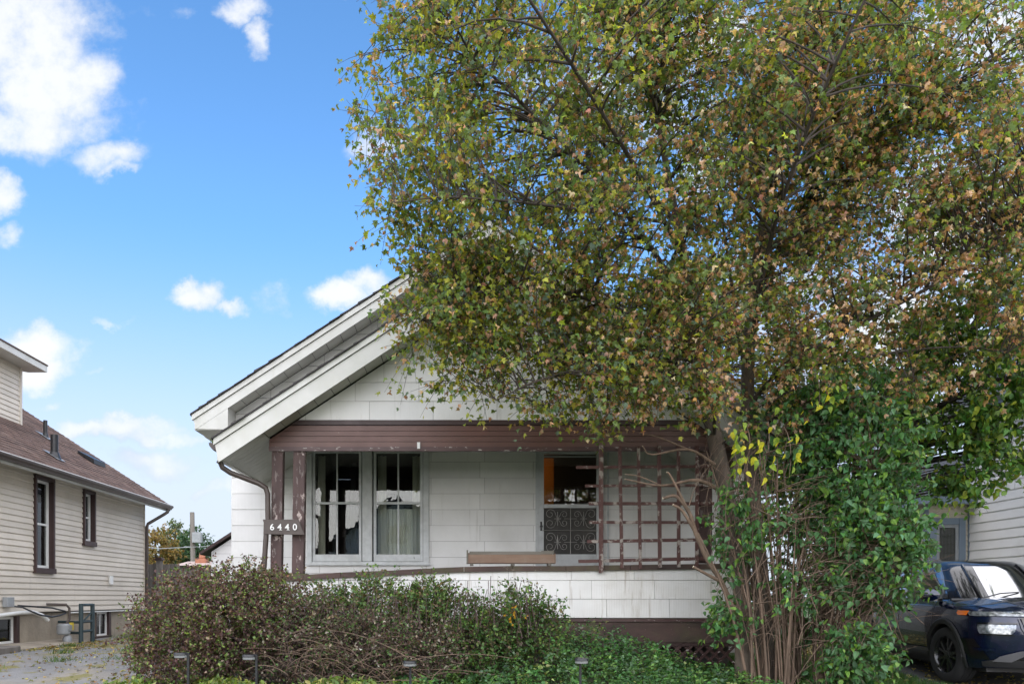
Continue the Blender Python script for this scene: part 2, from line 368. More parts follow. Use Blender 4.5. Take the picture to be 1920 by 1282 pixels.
# leaf templates: x across, y along, z up; triangles
def fan(outline, centre):
    n = len(outline); return np.array(outline+[centre], float), np.array([(i, (i+1) % n, n) for i in range(n)])
def maple(fold, curl, seed=0):
    h = [(.10,.03),(.40,.10),(.22,.26),(.34,.34),(.54,.52),(.26,.52),(.20,.66)]
    pts = [(0,0)]+h+[(0,1.0)]+[(-x, y) for x, y in reversed(h)]
    r = random.Random(seed)
    f = lambda x, y: (x*(1-.35*abs(fold)), y*(1-.25*abs(curl)), -fold*abs(x)-curl*((y-.35)**2)*1.2+r.uniform(-.05, .05)*(1+3*abs(curl)))
    return fan([f(*p) for p in pts], (0, .34, .02))
def ovate(fold, curl, wd=.36):
    h = [(.6*wd,.04),(wd,.26),(.82*wd,.55),(.36*wd,.82)]
    pts = [(0,0)]+h+[(0,1.0)]+[(-x, y) for x, y in reversed(h)]
    f = lambda x, y: (x*(1-.2*fold), y, fold*abs(x)*.8-curl*y*y)
    return fan([f(*p) for p in pts], (0, .42, -.02-curl*.18))
def diamond(fold=.25, wd=.33):
    return np.array([(0,0,0),(wd,.45,fold*wd*2),(0,1,-.1),(-wd,.45,fold*wd*2)], float), np.array([(0,1,2),(0,2,3)])
MAPLES = [maple(.15,.2,1), maple(.5,.5,2), maple(-.35,.6,3), maple(1.0,1.0,4)]
OVATES = [ovate(.3,.15), ovate(.5,.4)]
DIAM = diamond()
def norm(a): return a/np.maximum(np.linalg.norm(a, axis=-1, keepdims=True), 1e-9)
def frames(d, n):
    d = norm(d); s = norm(np.cross(d, n)); n2 = np.cross(s, d); return np.stack([s, d, n2], axis=2)     # columns
def leaf_arrays(pos, rot, size, tint, tmpl):
    T, Fc = tmpl; N = len(pos); k = len(T)
    V = pos[:, None, :]+size[:, None, None]*np.einsum('nij,kj->nki', rot, T)
    FF = (Fc[None]+(np.arange(N)*k)[:, None, None]).reshape(-1, 3)
    return V.reshape(-1, 3), FF, np.repeat(tint, k, axis=0)
def join(parts):
    Vs, Fs, Ts = [], [], []; o = 0
    for V, Fc, T in parts:
        Vs.append(V); Fs.append(Fc+o); Ts.append(T); o += len(V)
    return np.concatenate(Vs), np.concatenate(Fs), np.concatenate(Ts)
def tubes(P0, P1, P2, r0, r1, rings=4, sides=4):
    """vectorised quadratic-bezier tubes -> verts, quads"""
    N = len(P0); t = np.linspace(0, 1, rings)[None, :, None]
    P = (1-t)**2*P0[:, None]+2*t*(1-t)*P1[:, None]+t*t*P2[:, None]
    D = norm(2*(1-t)*(P1-P0)[:, None]+2*t*(P2-P1)[:, None])
    ref = np.where(np.abs(D[..., 2:3]) > .9, np.array([1., 0, 0]), np.array([0, 0, 1.])); A = norm(np.cross(D, ref)); B = np.cross(D, A)
    rr = (r0[:, None]*(1-t[..., 0])+r1[:, None]*t[..., 0])[:, :, None, None]
    th = (2*np.pi*np.arange(sides)/sides)[None, None, :, None]
    V = P[:, :, None]+rr*(A[:, :, None]*np.cos(th)+B[:, :, None]*np.sin(th))
    b = np.arange(N)*rings*sides; q = []
    for i in range(rings-1):
        for k in range(sides):
            k2 = (k+1) % sides; q.append((i*sides+k, i*sides+k2, (i+1)*sides+k2, (i+1)*sides+k))
    return V.reshape(-1, 3), (np.array(q)[None]+b[:, None, None]).reshape(-1, 4)
def joinq(parts):
    Vs, Fs = [], []; o = 0
    for V, Fc in parts: Vs.append(V); Fs.append(Fc+o); o += len(V)
    return np.concatenate(Vs), np.concatenate(Fs)
def rvec(n, s=1.0): return RNG.normal(0, s, (n, 3))
def in_ells(p, ells):
    k = np.zeros(len(p), bool)
    for c, r in ells: k |= (((p-np.array(c))/np.array(r))**2).sum(1) < 1
    return k
def sample_ells(ells, n, shell=0.0, wts=None):
    out = []; vol = np.array([np.prod(r) for _, r in ells]) if wts is None else np.array(wts, float); vol = vol/vol.sum()
    for (c, r), w_ in zip(ells, vol):
        k = max(1, int(round(n*w_))); d = norm(rvec(k)); rad = RNG.uniform(shell, 1, (k, 1))**(1/3 if shell == 0 else .6)
        out.append(np.array(c)+d*rad*np.array(r))
    return np.concatenate(out)
def pick_visible(pos, size, rot, count, cell=14):
    """front-most leaves of what the camera sees, the largest first"""
    Y = np.maximum(pos[:, 1], .1); x = pos[:, 0]/Y*F+CX; y = HY-(pos[:, 2]-EYE)/Y*F
    ok = (x > 0) & (x < 1920) & (y > 0) & (y < 1282); cellid = (x//cell).astype(int)*2000+(y//cell).astype(int)
    order = np.argsort(Y); order = order[ok[order]]; _, first = np.unique(cellid[order], return_index=True); vis = order[first]
    face = np.abs((rot[:, :, 2]*norm(pos-np.array([0, 0, EYE]))).sum(1)); sc_ = size*face/Y
    return vis[np.argsort(-sc_[vis])[:count]]
def leaf_objects(name, root, pos, rot, size, idx, meshes_of):
    loc = np.array(world_of(root).translation)
    for i in idx:
        o = bpy.data.objects.new(name, meshes_of(i)); C.objects.link(o); o.parent = root
        Mx = Matrix(((rot[i]*size[i]).tolist())).to_4x4(); Mx.translation = Vector(pos[i]-loc); o.matrix_basis = Mx
def tmesh(name, tmpl, mat):
    me = bpy.data.meshes.new(name); me.from_pydata([tuple(p) for p in tmpl[0]], [], [tuple(map(int, f)) for f in tmpl[1]]); me.materials.append(mat); return me

# ------------------------------------------------------------------ the ground
def gz(X, Y):
    t = min(max((Y-9.6)/3.0, 0), 1); t = t*t*(3-2*t); return .02+.19*t
GY = [-60,-30,-10,0,4,6,7,8,8.6,9.2,9.6,10,10.4,10.8,11.2,11.6,12,12.4,12.8,13.5,15,18,22,30,50,90,160]
def sheet(name, mat, xs, lift, y0=-60, y1=160, bump=0, kind='structure'):
    ys = sorted(set([y for y in GY if y0 < y < y1]+[y0, y1])); mb = MB()
    mb.grid([[(x, y, gz(x, y)+lift) for x in xs] for y in ys]); o = mb.build(name, mat, None, True); return tag(o, kind=kind)
sheet('ground', TURF, [-120,-60,-30,-12,-8,-4,0,4,8,12,30,60,120], 0)
sheet('garden_bed', SOIL, [-4.25,-2,0,2,4,5.2], .006, 6.2, 11.2)
sheet('driveway', ASPH, [-8.15,-7,-6,-5,-4.2], .010, -4, 24)
sheet('side_driveway', ASPH2, [6.05,7,8,9.2], .010, -4, 12.1)

# ------------------------------------------------------------------ the white bungalow
YP, YW, YF, YR = 10.92, 12.9, 10.5, 12.45          # porch front, house wall, porch rake board, main rake board
def wx(x): return (x-CX)/F*YW
def wz(y): return EYE+(HY-y)/F*YW
def px_(x): return (x-CX)/F*YP
def pz(y): return EYE+(HY-y)/F*YP
house = thing('bungalow', 'small white shingle sided bungalow with brown porch beam behind the maple', 'house', (.5, YW, .2))
HXL, HXR, HC = -3.86, 4.86, .5
SL = .655
def main_under(X): return 4.14-.238+SL*((X-HXL+.515) if X < HC else (HXR+.515-X))
def porch_under(X): return 3.045+SL*((X+3.308) if X < HC else (2*HC+3.308-X))

def shingle_wall(parent, y, region, zrows, joints, openings, mat, t=.011, gap=.006, name='shingle'):
    """courses of separate cement shingles, each lapped a little proud at its foot"""
    for i in range(len(zrows)-1):
        z0, z1 = zrows[i], zrows[i+1]; js = joints(i)
        for a, b in zip(js[:-1], js[1:]):
            rects = [(a+gap/2, b-gap/2, z0+gap, z1)]
            for op in openings: rects = subtract(rects, op)
            for (x0, x1, q0, q1) in rects:
                if x1-x0 < .02 or q1-q0 < .02: continue
                poly = clip_convex([(x0,q0),(x1,q0),(x1,q1),(x0,q1)], region)
                if len(poly) < 3 or area2(poly) < .002: continue
                jy = random.uniform(0, .003); dz = random.uniform(-.0012, .0012)
                MB().prism(poly, lambda p: (p[0], y-jy-t*(1-.6*(p[1]-z0)/(z1-z0)), p[1]+dz), lambda p: (p[0], y+.001, p[1]+dz)).build(name, mat, parent)

WIN = (wx(576), wx(804.6), wz(1059), wz(843)); DOOR = (wx(1004), wx(1131), .62, wz(843))
wall_region = [(HXL,.25),(HXR,.25),(HXR,main_under(HXR)),(HC,main_under(HC)),(HXL,main_under(HXL))]
mb = MB()
rects = [(HXL, HXR, .1, 3.9)]
for op in (WIN, DOOR): rects = subtract(rects, op)
for (a, b, c, d) in rects: mb.box(a, b, YW, YW+.14, c, d)
mb.xz([(HXL,3.902),(HXR,3.902),(HC,main_under(HC)+.05)], YW, YW+.14)
mb.box(HXL, HXL+.14, YW+.142, 22, .1, 3.9); mb.box(HXR-.14, HXR, YW+.142, 22, .1, 3.9); mb.box(HXL+.142, HXR-.142, 21.86, 22, .1, 3.9)
mb.xz([(HXL,3.902),(HXR,3.902),(HC,main_under(HC)+.05)], 21.86, 22)
wall = mb.build('front_wall', W_JOINT, house)
e = 29.8/F*YW; z0 = wz(1044.6); rows = [z0+e*k for k in range(-3, 24)]
def jw(i):
    off = (.06 if i % 2 else -.02); base = wx(902)+off
    return [-6+.0]*0+sorted([base+.91*k for k in range(-6, 7)])
shingle_wall(wall, YW, wall_region, rows, jw, [WIN, DOOR], W_SHING)
# side wall of the house, seen only from beside it, and the corner strip
MB().box(HXL-.012, HXL-.001, YW-.004, 22, .25, 3.9).build('side_cladding', W_SHING, wall)

# porch front: the gable, the beam, the half wall
gz0 = pz(787.6)
g_reg = [(-2.40,gz0-.002),(3.40,gz0-.002),(HC,porch_under(HC)-.02)]
g_reg = [(HC-(porch_under(HC)-gz0)/SL, gz0), (HC+(porch_under(HC)-gz0)/SL, gz0), (HC, porch_under(HC))]
gable = MB().xz(g_reg, YP+.001, YP+.12).build('porch_gable', W_JOINT, house)
eg = 35.3/F*YP
def jg(i):
    o = [px_(573), px_(666), px_(720), px_(640), px_(700)][i % 5]; return [o+.92*k for k in range(-8, 9)]
shingle_wall(gable, YP, g_reg, [gz0-.004+eg*k for k in range(10)], jg, [], W_SHING)
bm_reg = [(px_(505),3.2),(px_(505),porch_under(px_(505))-.01),(g_reg[0][0],gz0),(g_reg[1][0],gz0),(3.98,porch_under(3.98)+.02),(3.98,3.2)]
beam = MB().box(px_(507), 3.95, YP+.03, YP+.16, 3.275, 3.42).xz(clip_convex([(-2.6,3.42),(3.6,3.42),(3.6,3.69),(-2.6,3.69)], bm_reg), YP+.03, YP+.11).build('porch_beam', BROWN_DARK, house)
for (ya, yb, y0, m_, nm) in ((788, 797, -.03, BROWN_DARK, 'moulding'), (798, 807.6, -.012, BROWN, 'beam_board'), (808.4, 817.6, -.014, BROWN, 'beam_board'), (818.4, 827.6, -.012, BROWN, 'beam_board'), (828.4, 837.5, -.013, BROWN, 'beam_board'), (838, 846, -.035, BROWN_TRIM, 'trim_board')):
    poly = clip_convex([(px_(500),pz(yb)),(4.1,pz(yb)),(4.1,pz(ya)),(px_(500),pz(ya))], bm_reg)
    MB().xz(poly, YP+y0, YP+.029).build(nm, m_, beam)
MB().box(px_(782.5), px_(788), YP-.05, YP-.038, pz(842), pz(830)).build('paper_tag', WHITE_VINYL, beam)
MB().box(-2.30, 3.30, YP+.122, YW-.02, 3.70, 3.73).build('porch_ceiling', SOFFIT, house)
# half wall below the sagging rail
rail_px = [(497,1086),(570,1082.5),(640,1078),(720,1075),(790,1071),(870,1067.5),(960,1066),(1060,1066),(1180,1064),(1380,1061)]
rl = [(px_(x), pz(y)) for x, y in rail_px]
hb = pz(1158)
h_reg = [(rl[0][0], hb)]+[(rl[-1][0], hb)]+[rl[-1], rl[5], rl[3], rl[0]]
half = MB().xz(h_reg, YP+.001, YP+.12).box(rl[0][0]+.001, rl[0][0]+.12, YP+.125, YW-.02, hb, rl[0][1]).box(rl[-1][0]-.12, rl[-1][0]-.001, YP+.125, YW-.02, hb, rl[0][1]).build('porch_half_wall', W_JOINT, house)
def jh(i):
    o = [px_(1137), px_(1109), px_(1071), px_(1090)][i % 4]; return [o+.905*k for k in range(-6, 6)]
shingle_wall(half, YP, h_reg, [pz(1158), pz(1122.8), pz(1087.7), pz(1052)], jh, [], W_SHING_DIRTY, t=.016)
for i in range(len(rl)-1):
    (a, za), (b, zb) = rl[i], rl[i+1]
    MB().prism([(a+.003,za-.035),(b-.003,zb-.035),(b-.003,zb+.04),(a+.003,za+.04)], lambda p: (p[0], YP-.055-.004*(i % 3), p[1]), lambda p: (p[0], YP+.16, p[1])).build('rail_cap', RAIL, house)
MB().box(px_(499), px_(576), YP-.03, YP+.14, rl[0][1]+.045, rl[0][1]+.085).build('post_base', MOSSY, house)
MB().box(px_(500), px_(538), YP-.02, YP+.12, rl[0][1]+.087, rl[0][1]+.11).build('post_base', MOSSY, house)
# deck, rim board and lattice skirt under the porch
MB().box(rl[0][0], rl[-1][0], YP+.13, YW-.02, .52, .62).build('porch_floor', RAIL, house)
MB().box(rl[0][0], rl[-1][0], YP-.02, YP+.10, hb-.05, hb-.008).build('sill_board', BROWN_TRIM, house)
MB().box(rl[0][0], rl[-1][0], YP+.01, YP+.06, .50, hb-.055).build('rim_board', RAIL, house)
lat = MB().box(rl[0][0], rl[-1][0], YP+.02, YP+.05, .44, .495).build('lattice_skirt', BROWN_DARK, house)
lreg = [(1.3,.16),(rl[-1][0],.16),(rl[-1][0],.438),(1.3,.438)]
for k in range(18):
    for sgn, yy in ((1, YP+.026), (-1, YP+.036)):
        x = 1.2+k*.155; h = .4
        poly = clip_convex([(x-sgn*h/2,.12),(x-sgn*h/2+.055,.12),(x+sgn*h/2+.055,.52),(x+sgn*h/2,.52)], lreg)
        if len(poly) > 2 and area2(poly) > .002: MB().xz(poly, yy, yy+.009).build('lattice_strip', BROWN_TRIM, lat)
MB().box(rl[0][0], rl[-1][0], YP+.3, YP+.32, .1, .5).build('skirt_shade_sheet', W_BACK, house)  # dark sheet added in place of the shaded void behind the lattice

# porch posts (two pairs)
zt = 3.272
for (xa, xb, zb_) in ((508.5, 529, .11), (548.5, 570.5, .087)):
    for mir in (0, 1):
        a, b = px_(xa), px_(xb)
        if mir: a, b = 2*HC-b+.26, 2*HC-a+.26
        base = rl[0][1]+zb_ if not mir else rl[-1][1]+.045
        o = MB().box(a, b, YP-.005, YP+.13, base, zt); 
        o.v = [(x+(.012 if z > 2 else -.012)*(1 if not mir else 0), y, z) for x, y, z in o.v]
        o.build('porch_post', POST, house, bevel=.004)

# roofs
def rake(name, yf, tipx, tipz, fw, strip, ycut, back, thick, parent):
    """white rake boards with a drip strip, shingled slab above"""
    for s in (-1, 1):
        X = lambda x: x if s < 0 else 2*HC-x
        line = lambda x: tipz+SL*(x-tipx)
        b = MB().xz([(X(tipx+.06), line(tipx)-fw+SL*.03), (X(HC), line(HC)-fw), (X(HC), line(HC)-strip-.01), (X(tipx+.012), line(tipx+.012)-strip-.01)], yf, yf+.03).build('rake_board', W_TRIM, parent)
        MB().xz([(X(tipx-.005), line(tipx-.005)-strip), (X(HC), line(HC)-strip), (X(HC), line(HC)), (X(tipx-.005), line(tipx-.005))], yf-.025, yf+.028).build('drip_strip', W_TRIM, b)
        slab = MB().xz([(X(tipx-.03), line(tipx-.03)+.004), (X(HC), line(HC)+.004), (X(HC), line(HC)+thick), (X(tipx-.03), line(tipx-.03)+thick)], yf-.03, back).build('roof', SHINGLE_DARK, parent)
        # shingle butts standing out along the rake
        m_ = MB(); x = tipx-.03
        while x < HC-.1:
            L_ = random.uniform(.12, .34); h0 = thick-.03; h1 = thick-.01+random.uniform(.0, .02); y0 = yf-.035-random.uniform(0, .035)
            m_.xz([(X(x), line(x)+h0), (X(x+L_), line(x+L_)+h0), (X(x+L_), line(x+L_)+h0+.01), (X(x), line(x)+h1)], y0, yf+.5); x += L_*random.uniform(.7, 1.1)
        tag(m_.build('shingle_edge', SHINGLE_DARK, slab), kind='stuff')
        # shingle courses on the slope
        m_ = MB(); x = tipx
        while x < HC-.05:
            m_.xz([(X(x), line(x)+thick+.002), (X(x+.15), line(x+.15)+thick+.002), (X(x+.15), line(x+.15)+thick+.005), (X(x), line(x)+thick+.014)], yf+.5, back-.01); x += .145
        tag(m_.build('shingle_course', SHINGLE_DARK, slab), kind='stuff')
rake('main', YR, -4.375, 4.14, .245, .085, 0, 22.4, .042, house)
rake('porch', YF, -3.39, 3.347, .345, .088, 0, YW-.02, .03, house)
# soffit panels under the two rakes, cut one by one
def soffit(yf, yb, x0, x1, under, wd=.235, side=None):
    x = x0
    while x < x1-.01:
        b = min(x+wd, x1)
        for s in (-1, 1):
            X = lambda q: q if s < 0 else 2*HC-q
            yb_ = yb if not side or x > side[0] else side[1]
            MB().xz([(X(x+.005), under(x+.005)), (X(b-.005), under(b-.005)), (X(b-.005), under(b-.005)+.012), (X(x+.005), under(x+.005)+.012)], yf, yb_).build('soffit_panel', SOFFIT, house)
        x = b
line_p = lambda x: 3.347+SL*(x+3.39)-.335
line_m = lambda x: 4.14+SL*(x+4.375)-.232
soffit(YF+.032, YP-.02, px_(505)+.0, HC, line_p)
soffit(YR+.032, YW-.016, HXL+.02, HC, line_m)
for s in (-1, 1):                                     # the wide eave of the porch roof, ribbed along the slope
    X = lambda q: q if s < 0 else 2*HC-q
    for k in range(14):
        ya = YF+.034+k*.167; yb = min(ya+.161, YW-.03)
        MB().xz([(X(-3.31), line_p(-3.31)), (X(px_(504)), line_p(px_(504))), (X(px_(504)), line_p(px_(504))+.012), (X(-3.31), line_p(-3.31)+.012)], ya, yb).build('soffit_board', SOFFIT, house)
    for k in range(5):                                # the slope goes on inside, down to the beam ends
        ya = YP+.17+k*.36; MB().xz([(X(px_(504)+.002), line_p(px_(504)+.002)), (X(-2.302), line_p(-2.302)), (X(-2.302), line_p(-2.302)+.012), (X(px_(504)+.002), line_p(px_(504)+.002)+.012)], ya, min(ya+.354, YW-.03)).build('soffit_board', SOFFIT, house)
    MB().xz([(X(-3.36), 3.05), (X(-3.30), 3.05), (X(-3.30), 3.30), (X(-3.36), 3.30)], YF+.032, YW-.03).build('eave_fascia', W_TRIM, house)
    MB().xz([(X(-3.80), 3.0), (X(-3.86), 3.0), (X(-3.86), 3.02), (X(-3.80), 3.02)], YW-.02, YW-.018).build('drip_edge', SOFFIT, house) if False else None
    # boxed end of the main eave
    MB().xz([(X(-4.345), 3.915), (X(-3.795), 3.905), (X(-3.795), line_m(-3.795)-.004), (X(-4.345), line_m(-4.345)+.13)], YR+.004, YW+.10).build('eave_return', W_TRIM, house)
    MB().xz([(X(-4.35), 3.90), (X(HXL-.014), 3.90), (X(HXL-.014), 3.912), (X(-4.35), 3.912)], YR+.02, 22).build('eave_soffit', SOFFIT, house)
    MB().xz([(X(-4.37), 3.90), (X(-4.352), 3.90), (X(-4.352), 4.13), (X(-4.37), 4.13)], YW+.11, 22.3).build('eave_fascia', W_TRIM, house)
    # gutter along the porch eave, open K-shaped end
    prof = [(0,.10),(0,-.01),(.075,-.01),(.085,.02),(.125,.06),(.135,.10),(.127,.10),(.115,.064),(.075,.03),(.068,.0),(.008,0),(.008,.10)]
    g = MB().xz([(X(-3.365-a), 3.215+b) for a, b in prof], YF+.12, YW-.03).build('gutter', GUTTER, house)
    MB().xz([(X(-3.367), 3.21), (X(-3.445), 3.21), (X(-3.495), 3.27), (X(-3.503), 3.312), (X(-3.367), 3.312)], YF+.11, YF+.118).build('gutter_end_cap', GUTTER, g)
# moss and weeds in the gutter come later.  Downspout with two elbows
dsp = [pp(413,866,YF+.18), pp(417,876,YF+.2), pp(432,886,YF+.25), pp(485,906,YF+.30), pp(498,914,YF+.33), pp(502,926,YF+.34), pp(502.5,974,YF+.35), pp(499,1003,YF+.35), pp(492,1110,YF+.33), (pp(491,1110,YF+.33)[0], YF+.33, .3)]
MB().tube(dsp, .037, 10).build('downspout', GUTTER, house, True)
MB().tube([pp(408,866,YF+.1), pp(455,876,YW-.5)], .018, 6).build('drip_pipe', GUTTER, house, True)
MB().prism([pp(450,1090,11.6), pp(494,1062,11.6), pp(494,1071,11.6), pp(450,1099,11.6)], lambda p: p, lambda p: (p[0], p[1]+.05, p[2])).build('stair_handrail', PINE, house)

# ---- front windows
def bx(x0, x1, y0, y1, ya, yb): return MB().box(wx(x0), wx(x1), ya, yb, wz(y1), wz(y0))
mb = MB()
for r_ in ((576,585.5,843,1059), (793.5,804.6,843,1059), (585.5,793.5,1052.5,1059), (585.5,793.5,843,846)): mb.box(wx(r_[0])+.001, wx(r_[1])-.001, YW-.045, YW+.10, wz(r_[3])+.001, wz(r_[2])-.001)
mb.box(wx(679.5), wx(698), YW-.028, YW+.10, wz(1052)+.002, wz(846.5)-.002)
win = mb.build('double_window', W_TRIM2, house, bevel=.003)
MB().box(wx(574), wx(806.5), YW-.07, YW-.047, wz(1059.5), wz(1056)).build('sill', W_TRIM2, win)
for (a, b) in ((591, 673), (705.5, 788)):
    L_, R_ = a-5, b+5
    m_ = MB()
    for r_ in ((L_,a,846.5,1052), (b,R_,846.5,1052), (a,b,1038.7,1052), (a,b,846.5,849.5)): m_.box(wx(r_[0])+.001, wx(r_[1])-.001, YW-.012, YW+.03, wz(r_[3])+.001, wz(r_[2])-.001)
    sash = m_.build('sash', W_TRIM2, win, bevel=.002)
    mid = (a+b)/2
    MB().box(wx(a), wx(b), YW-.016, YW+.024, wz(945), wz(941)).build('meeting_rail', W_TRIM2, win)
    for (ya, yb) in ((850, 940.5), (945.5, 1038.5)):
        MB().box(wx(mid-1.4), wx(mid+1.4), YW-.008, YW+.02, wz(yb), wz(ya)).build('muntin', W_TRIM2, win)
        for (xa, xb) in ((a+.3, mid-1.5), (mid+1.5, b-.3)):
            t_ = random.uniform(-.002, .002)
            MB().prism([(wx(xa),wz(yb)),(wx(xb),wz(yb)),(wx(xb),wz(ya)),(wx(xa),wz(ya))], lambda p: (p[0], YW+.006+t_*(p[0]+2), p[1]), lambda p: (p[0], YW+.010+t_*(p[0]+2), p[1])).build('pane', GLASS, win)
def curtain(x0, x1, y0, y1, dep, mat, wav=.03, k=40):
    m_ = MB(); n = 40; rows_ = []
    for z in (wz(y1), (wz(y0)+wz(y1))/2, wz(y0)):
        rows_.append([(wx(x0+(x1-x0)*i/n), YW+dep+wav*math.sin(i*k/n)+.012*math.sin(i*1.7+z), z) for i in range(n+1)])
    m_.grid(rows_); return m_.build('curtain', mat, win, True)
curtain(592, 606, 850, 1040, .22, CURTAIN, .03, 12); curtain(617, 628, 852, 1040, .34, CURTAIN_GREY, .02, 9); curtain(651, 662, 860, 1040, .4, CURTAIN_GREY, .02, 9)
curtain(706, 722, 850, 1040, .24, CURTAIN, .03, 12); curtain(772, 789, 850, 1040, .24, CURTAIN, .03, 12); curtain(719, 776, 950, 1040, .30, CURTAIN, .02, 26)
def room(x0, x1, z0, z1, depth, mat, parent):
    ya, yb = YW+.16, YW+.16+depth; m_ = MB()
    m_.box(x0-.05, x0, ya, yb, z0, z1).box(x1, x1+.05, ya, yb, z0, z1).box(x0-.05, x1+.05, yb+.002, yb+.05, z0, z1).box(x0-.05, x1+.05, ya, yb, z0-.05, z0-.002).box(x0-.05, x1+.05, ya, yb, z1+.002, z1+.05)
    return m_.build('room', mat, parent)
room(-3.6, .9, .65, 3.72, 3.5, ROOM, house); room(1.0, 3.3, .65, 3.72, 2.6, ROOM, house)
# a table and chair back in the dim room, seen low in the right-hand window
MB().box(-1.35, -.7, YW+1.2, YW+1.8, 1.45, 1.5).box(-1.3, -1.24, YW+1.25, YW+1.31, .65, 1.449).box(-.8, -.74, YW+1.25, YW+1.31, .65, 1.449).build('table', BROWN_DARK, house)

# ---- storm door
m_ = MB()
for r_ in ((1004,1008.5,843,1128), (1128,1131,843,1128), (1008.5,1128,843,846)): m_.box(wx(r_[0])+.001, wx(r_[1])-.001, YW-.06, YW+.10, max(wz(r_[3]), .62)+.001, wz(r_[2])-.001)
door = m_.build('front_door', ALU, house)
m_ = MB()
for r_ in ((1008.3,1019.3,846.3,1126), (1117.5,1128.2,846.3,1126), (1019.3,1117.5,847,852), (1019.3,1117.5,945.5,952.5), (1019.3,1117.5,1038.7,1126)): m_.box(wx(r_[0])+.001, wx(r_[1])-.001, YW-.045, YW-.012, max(wz(r_[3]), .64)+.001, wz(r_[2])-.001)
m_.box(wx(1019.5), wx(1117), YW-.040, YW-.02, wz(857.5), wz(855.5))
leaf_ = m_.build('door_leaf', ALU, door, bevel=.003)
MB().box(wx(1019.5), wx(1117.3), YW-.03, YW-.026, wz(945.3), wz(852.2)).build('pane', GLASS, door)
MB().box(wx(1019.5), wx(1117.3), YW-.02, YW-.014, wz(1038.5), wz(952.7)).build('screen', SCREEN, door)
MB().box(wx(1138), wx(1141), YW-.03, YW-.016, .62, wz(846)).build('corner_strip', ALU, door)
g = MB(); yg = YW-.05
def gp(X, Z): x = 860+X/3.885; y = 780+Z/3.885; return (wx(x), yg, wz(y))
g.tube([gp(812, 672), gp(812, 1003)], .006, 5).tube([gp(604, 833), gp(1012, 835)], .006, 5)
for cy in (748, 918):
    g.tube([gp(765, cy), gp(858, cy)], .005, 5)
    for cx in (718, 907):
        g.tube([gp(cx-24, cy), gp(cx+24, cy)], .006, 5).tube([gp(cx, cy-50), gp(cx, cy+50)], .006, 5)
        for sx in (-1, 1):
            for sy in (-1, 1):
                if sy > 0 and cy > 900 and False: continue
                # an inner curl beside the cross and an outer curl, joined by a sweep
                big = (sx < 0) == (cx < 812); rr = 38 if big else 27; ox = 20+rr if big else 24+rr
                c0 = (cx+sx*(ox-4), cy+sy*(34 if big else 30)); pts = []
                for k in range(22):
                    t = k/21; a = t*2*math.pi*1.25; r_ = rr*(1-.72*t)
                    pts.append(gp(c0[0]+sx*(-math.cos(a))*r_, c0[1]+sy*(math.sin(a))*r_))
                pts.insert(0, gp(cx+sx*4, cy+sy*3)); g.tube(pts, .0045, 4)
g.build('scroll_grille', IRON, door)
MB().lathe([(.0,-.05),(.022,-.05),(.026,-.03),(.012,-.02),(.012,0)], (wx(1014), YW-.045, wz(987)), 12, 'y').box(wx(1012.4), wx(1015.8), YW-.052, YW-.046, wz(995), wz(978)).build('handle', BLACK, door, True)
MB().box(1.02, wx(1052), YW+1.0, YW+1.03, 2.2, 3.7).build('hall_wall', ROOM_OR, house)
MB().box(wx(1052)+.01, 3.2, YW+.95, YW+1.0, .7, 3.7).build('hall_partition', ROOM, house)
ll = bpy.data.lights.new('hall_lamp', 'POINT'); ll.energy = .55; ll.color = (1, .62, .28); ll.shadow_soft_size = .08
lo = bpy.data.objects.new('hall_lamp', ll); C.objects.link(lo); lo.location = (1.2, YW+.55, 3.5)

# ---- the peeling trellis screen
tx = lambda X: px_(860+X/3.885); tz = lambda Z: pz(780+Z/3.885)
YT = YP-.085
trel = MB().box(tx(1014), tx(1045), YT-.02, YT+.02, tz(1142), tz(222)).build('trellis', TREL, house, bevel=.003)
for k, (xx, w_, lean, zb_) in enumerate(((1152, 24, 20, 1108), (1288, 22, 18, 1112), (1435, 26, 8, 1104), (1577, 24, 2, 1100), (1712, 24, -4, 1098))):
    o = MB().box(tx(xx), tx(xx+w_), YT-.012, YT+.012, tz(zb_), tz(225)); zm = tz(225)
    o.v = [(x+(zm-z)/2.0*lean/3.885/F*YP*.9, y, z) for x, y, z in o.v]; o.build('slat', TREL, trel)
for (xa, xb, zc, hh, slope) in ((850,1850,378,11,-8), (915,1850,512,10,-4), (940,1850,640,12,0), (945,1850,775,11,2), (930,1850,914,12,-14), (866,1850,1058,12,-22)):
    MB().prism([(xa+random.uniform(-4, 4), zc+hh),(xb, zc+slope+hh),(xb, zc+slope-hh),(xa, zc-hh)], lambda p: (tx(p[0]), YT+.014, tz(p[1])), lambda p: (tx(p[0]), YT+.032, tz(p[1]))).build('slat', TREL, trel)

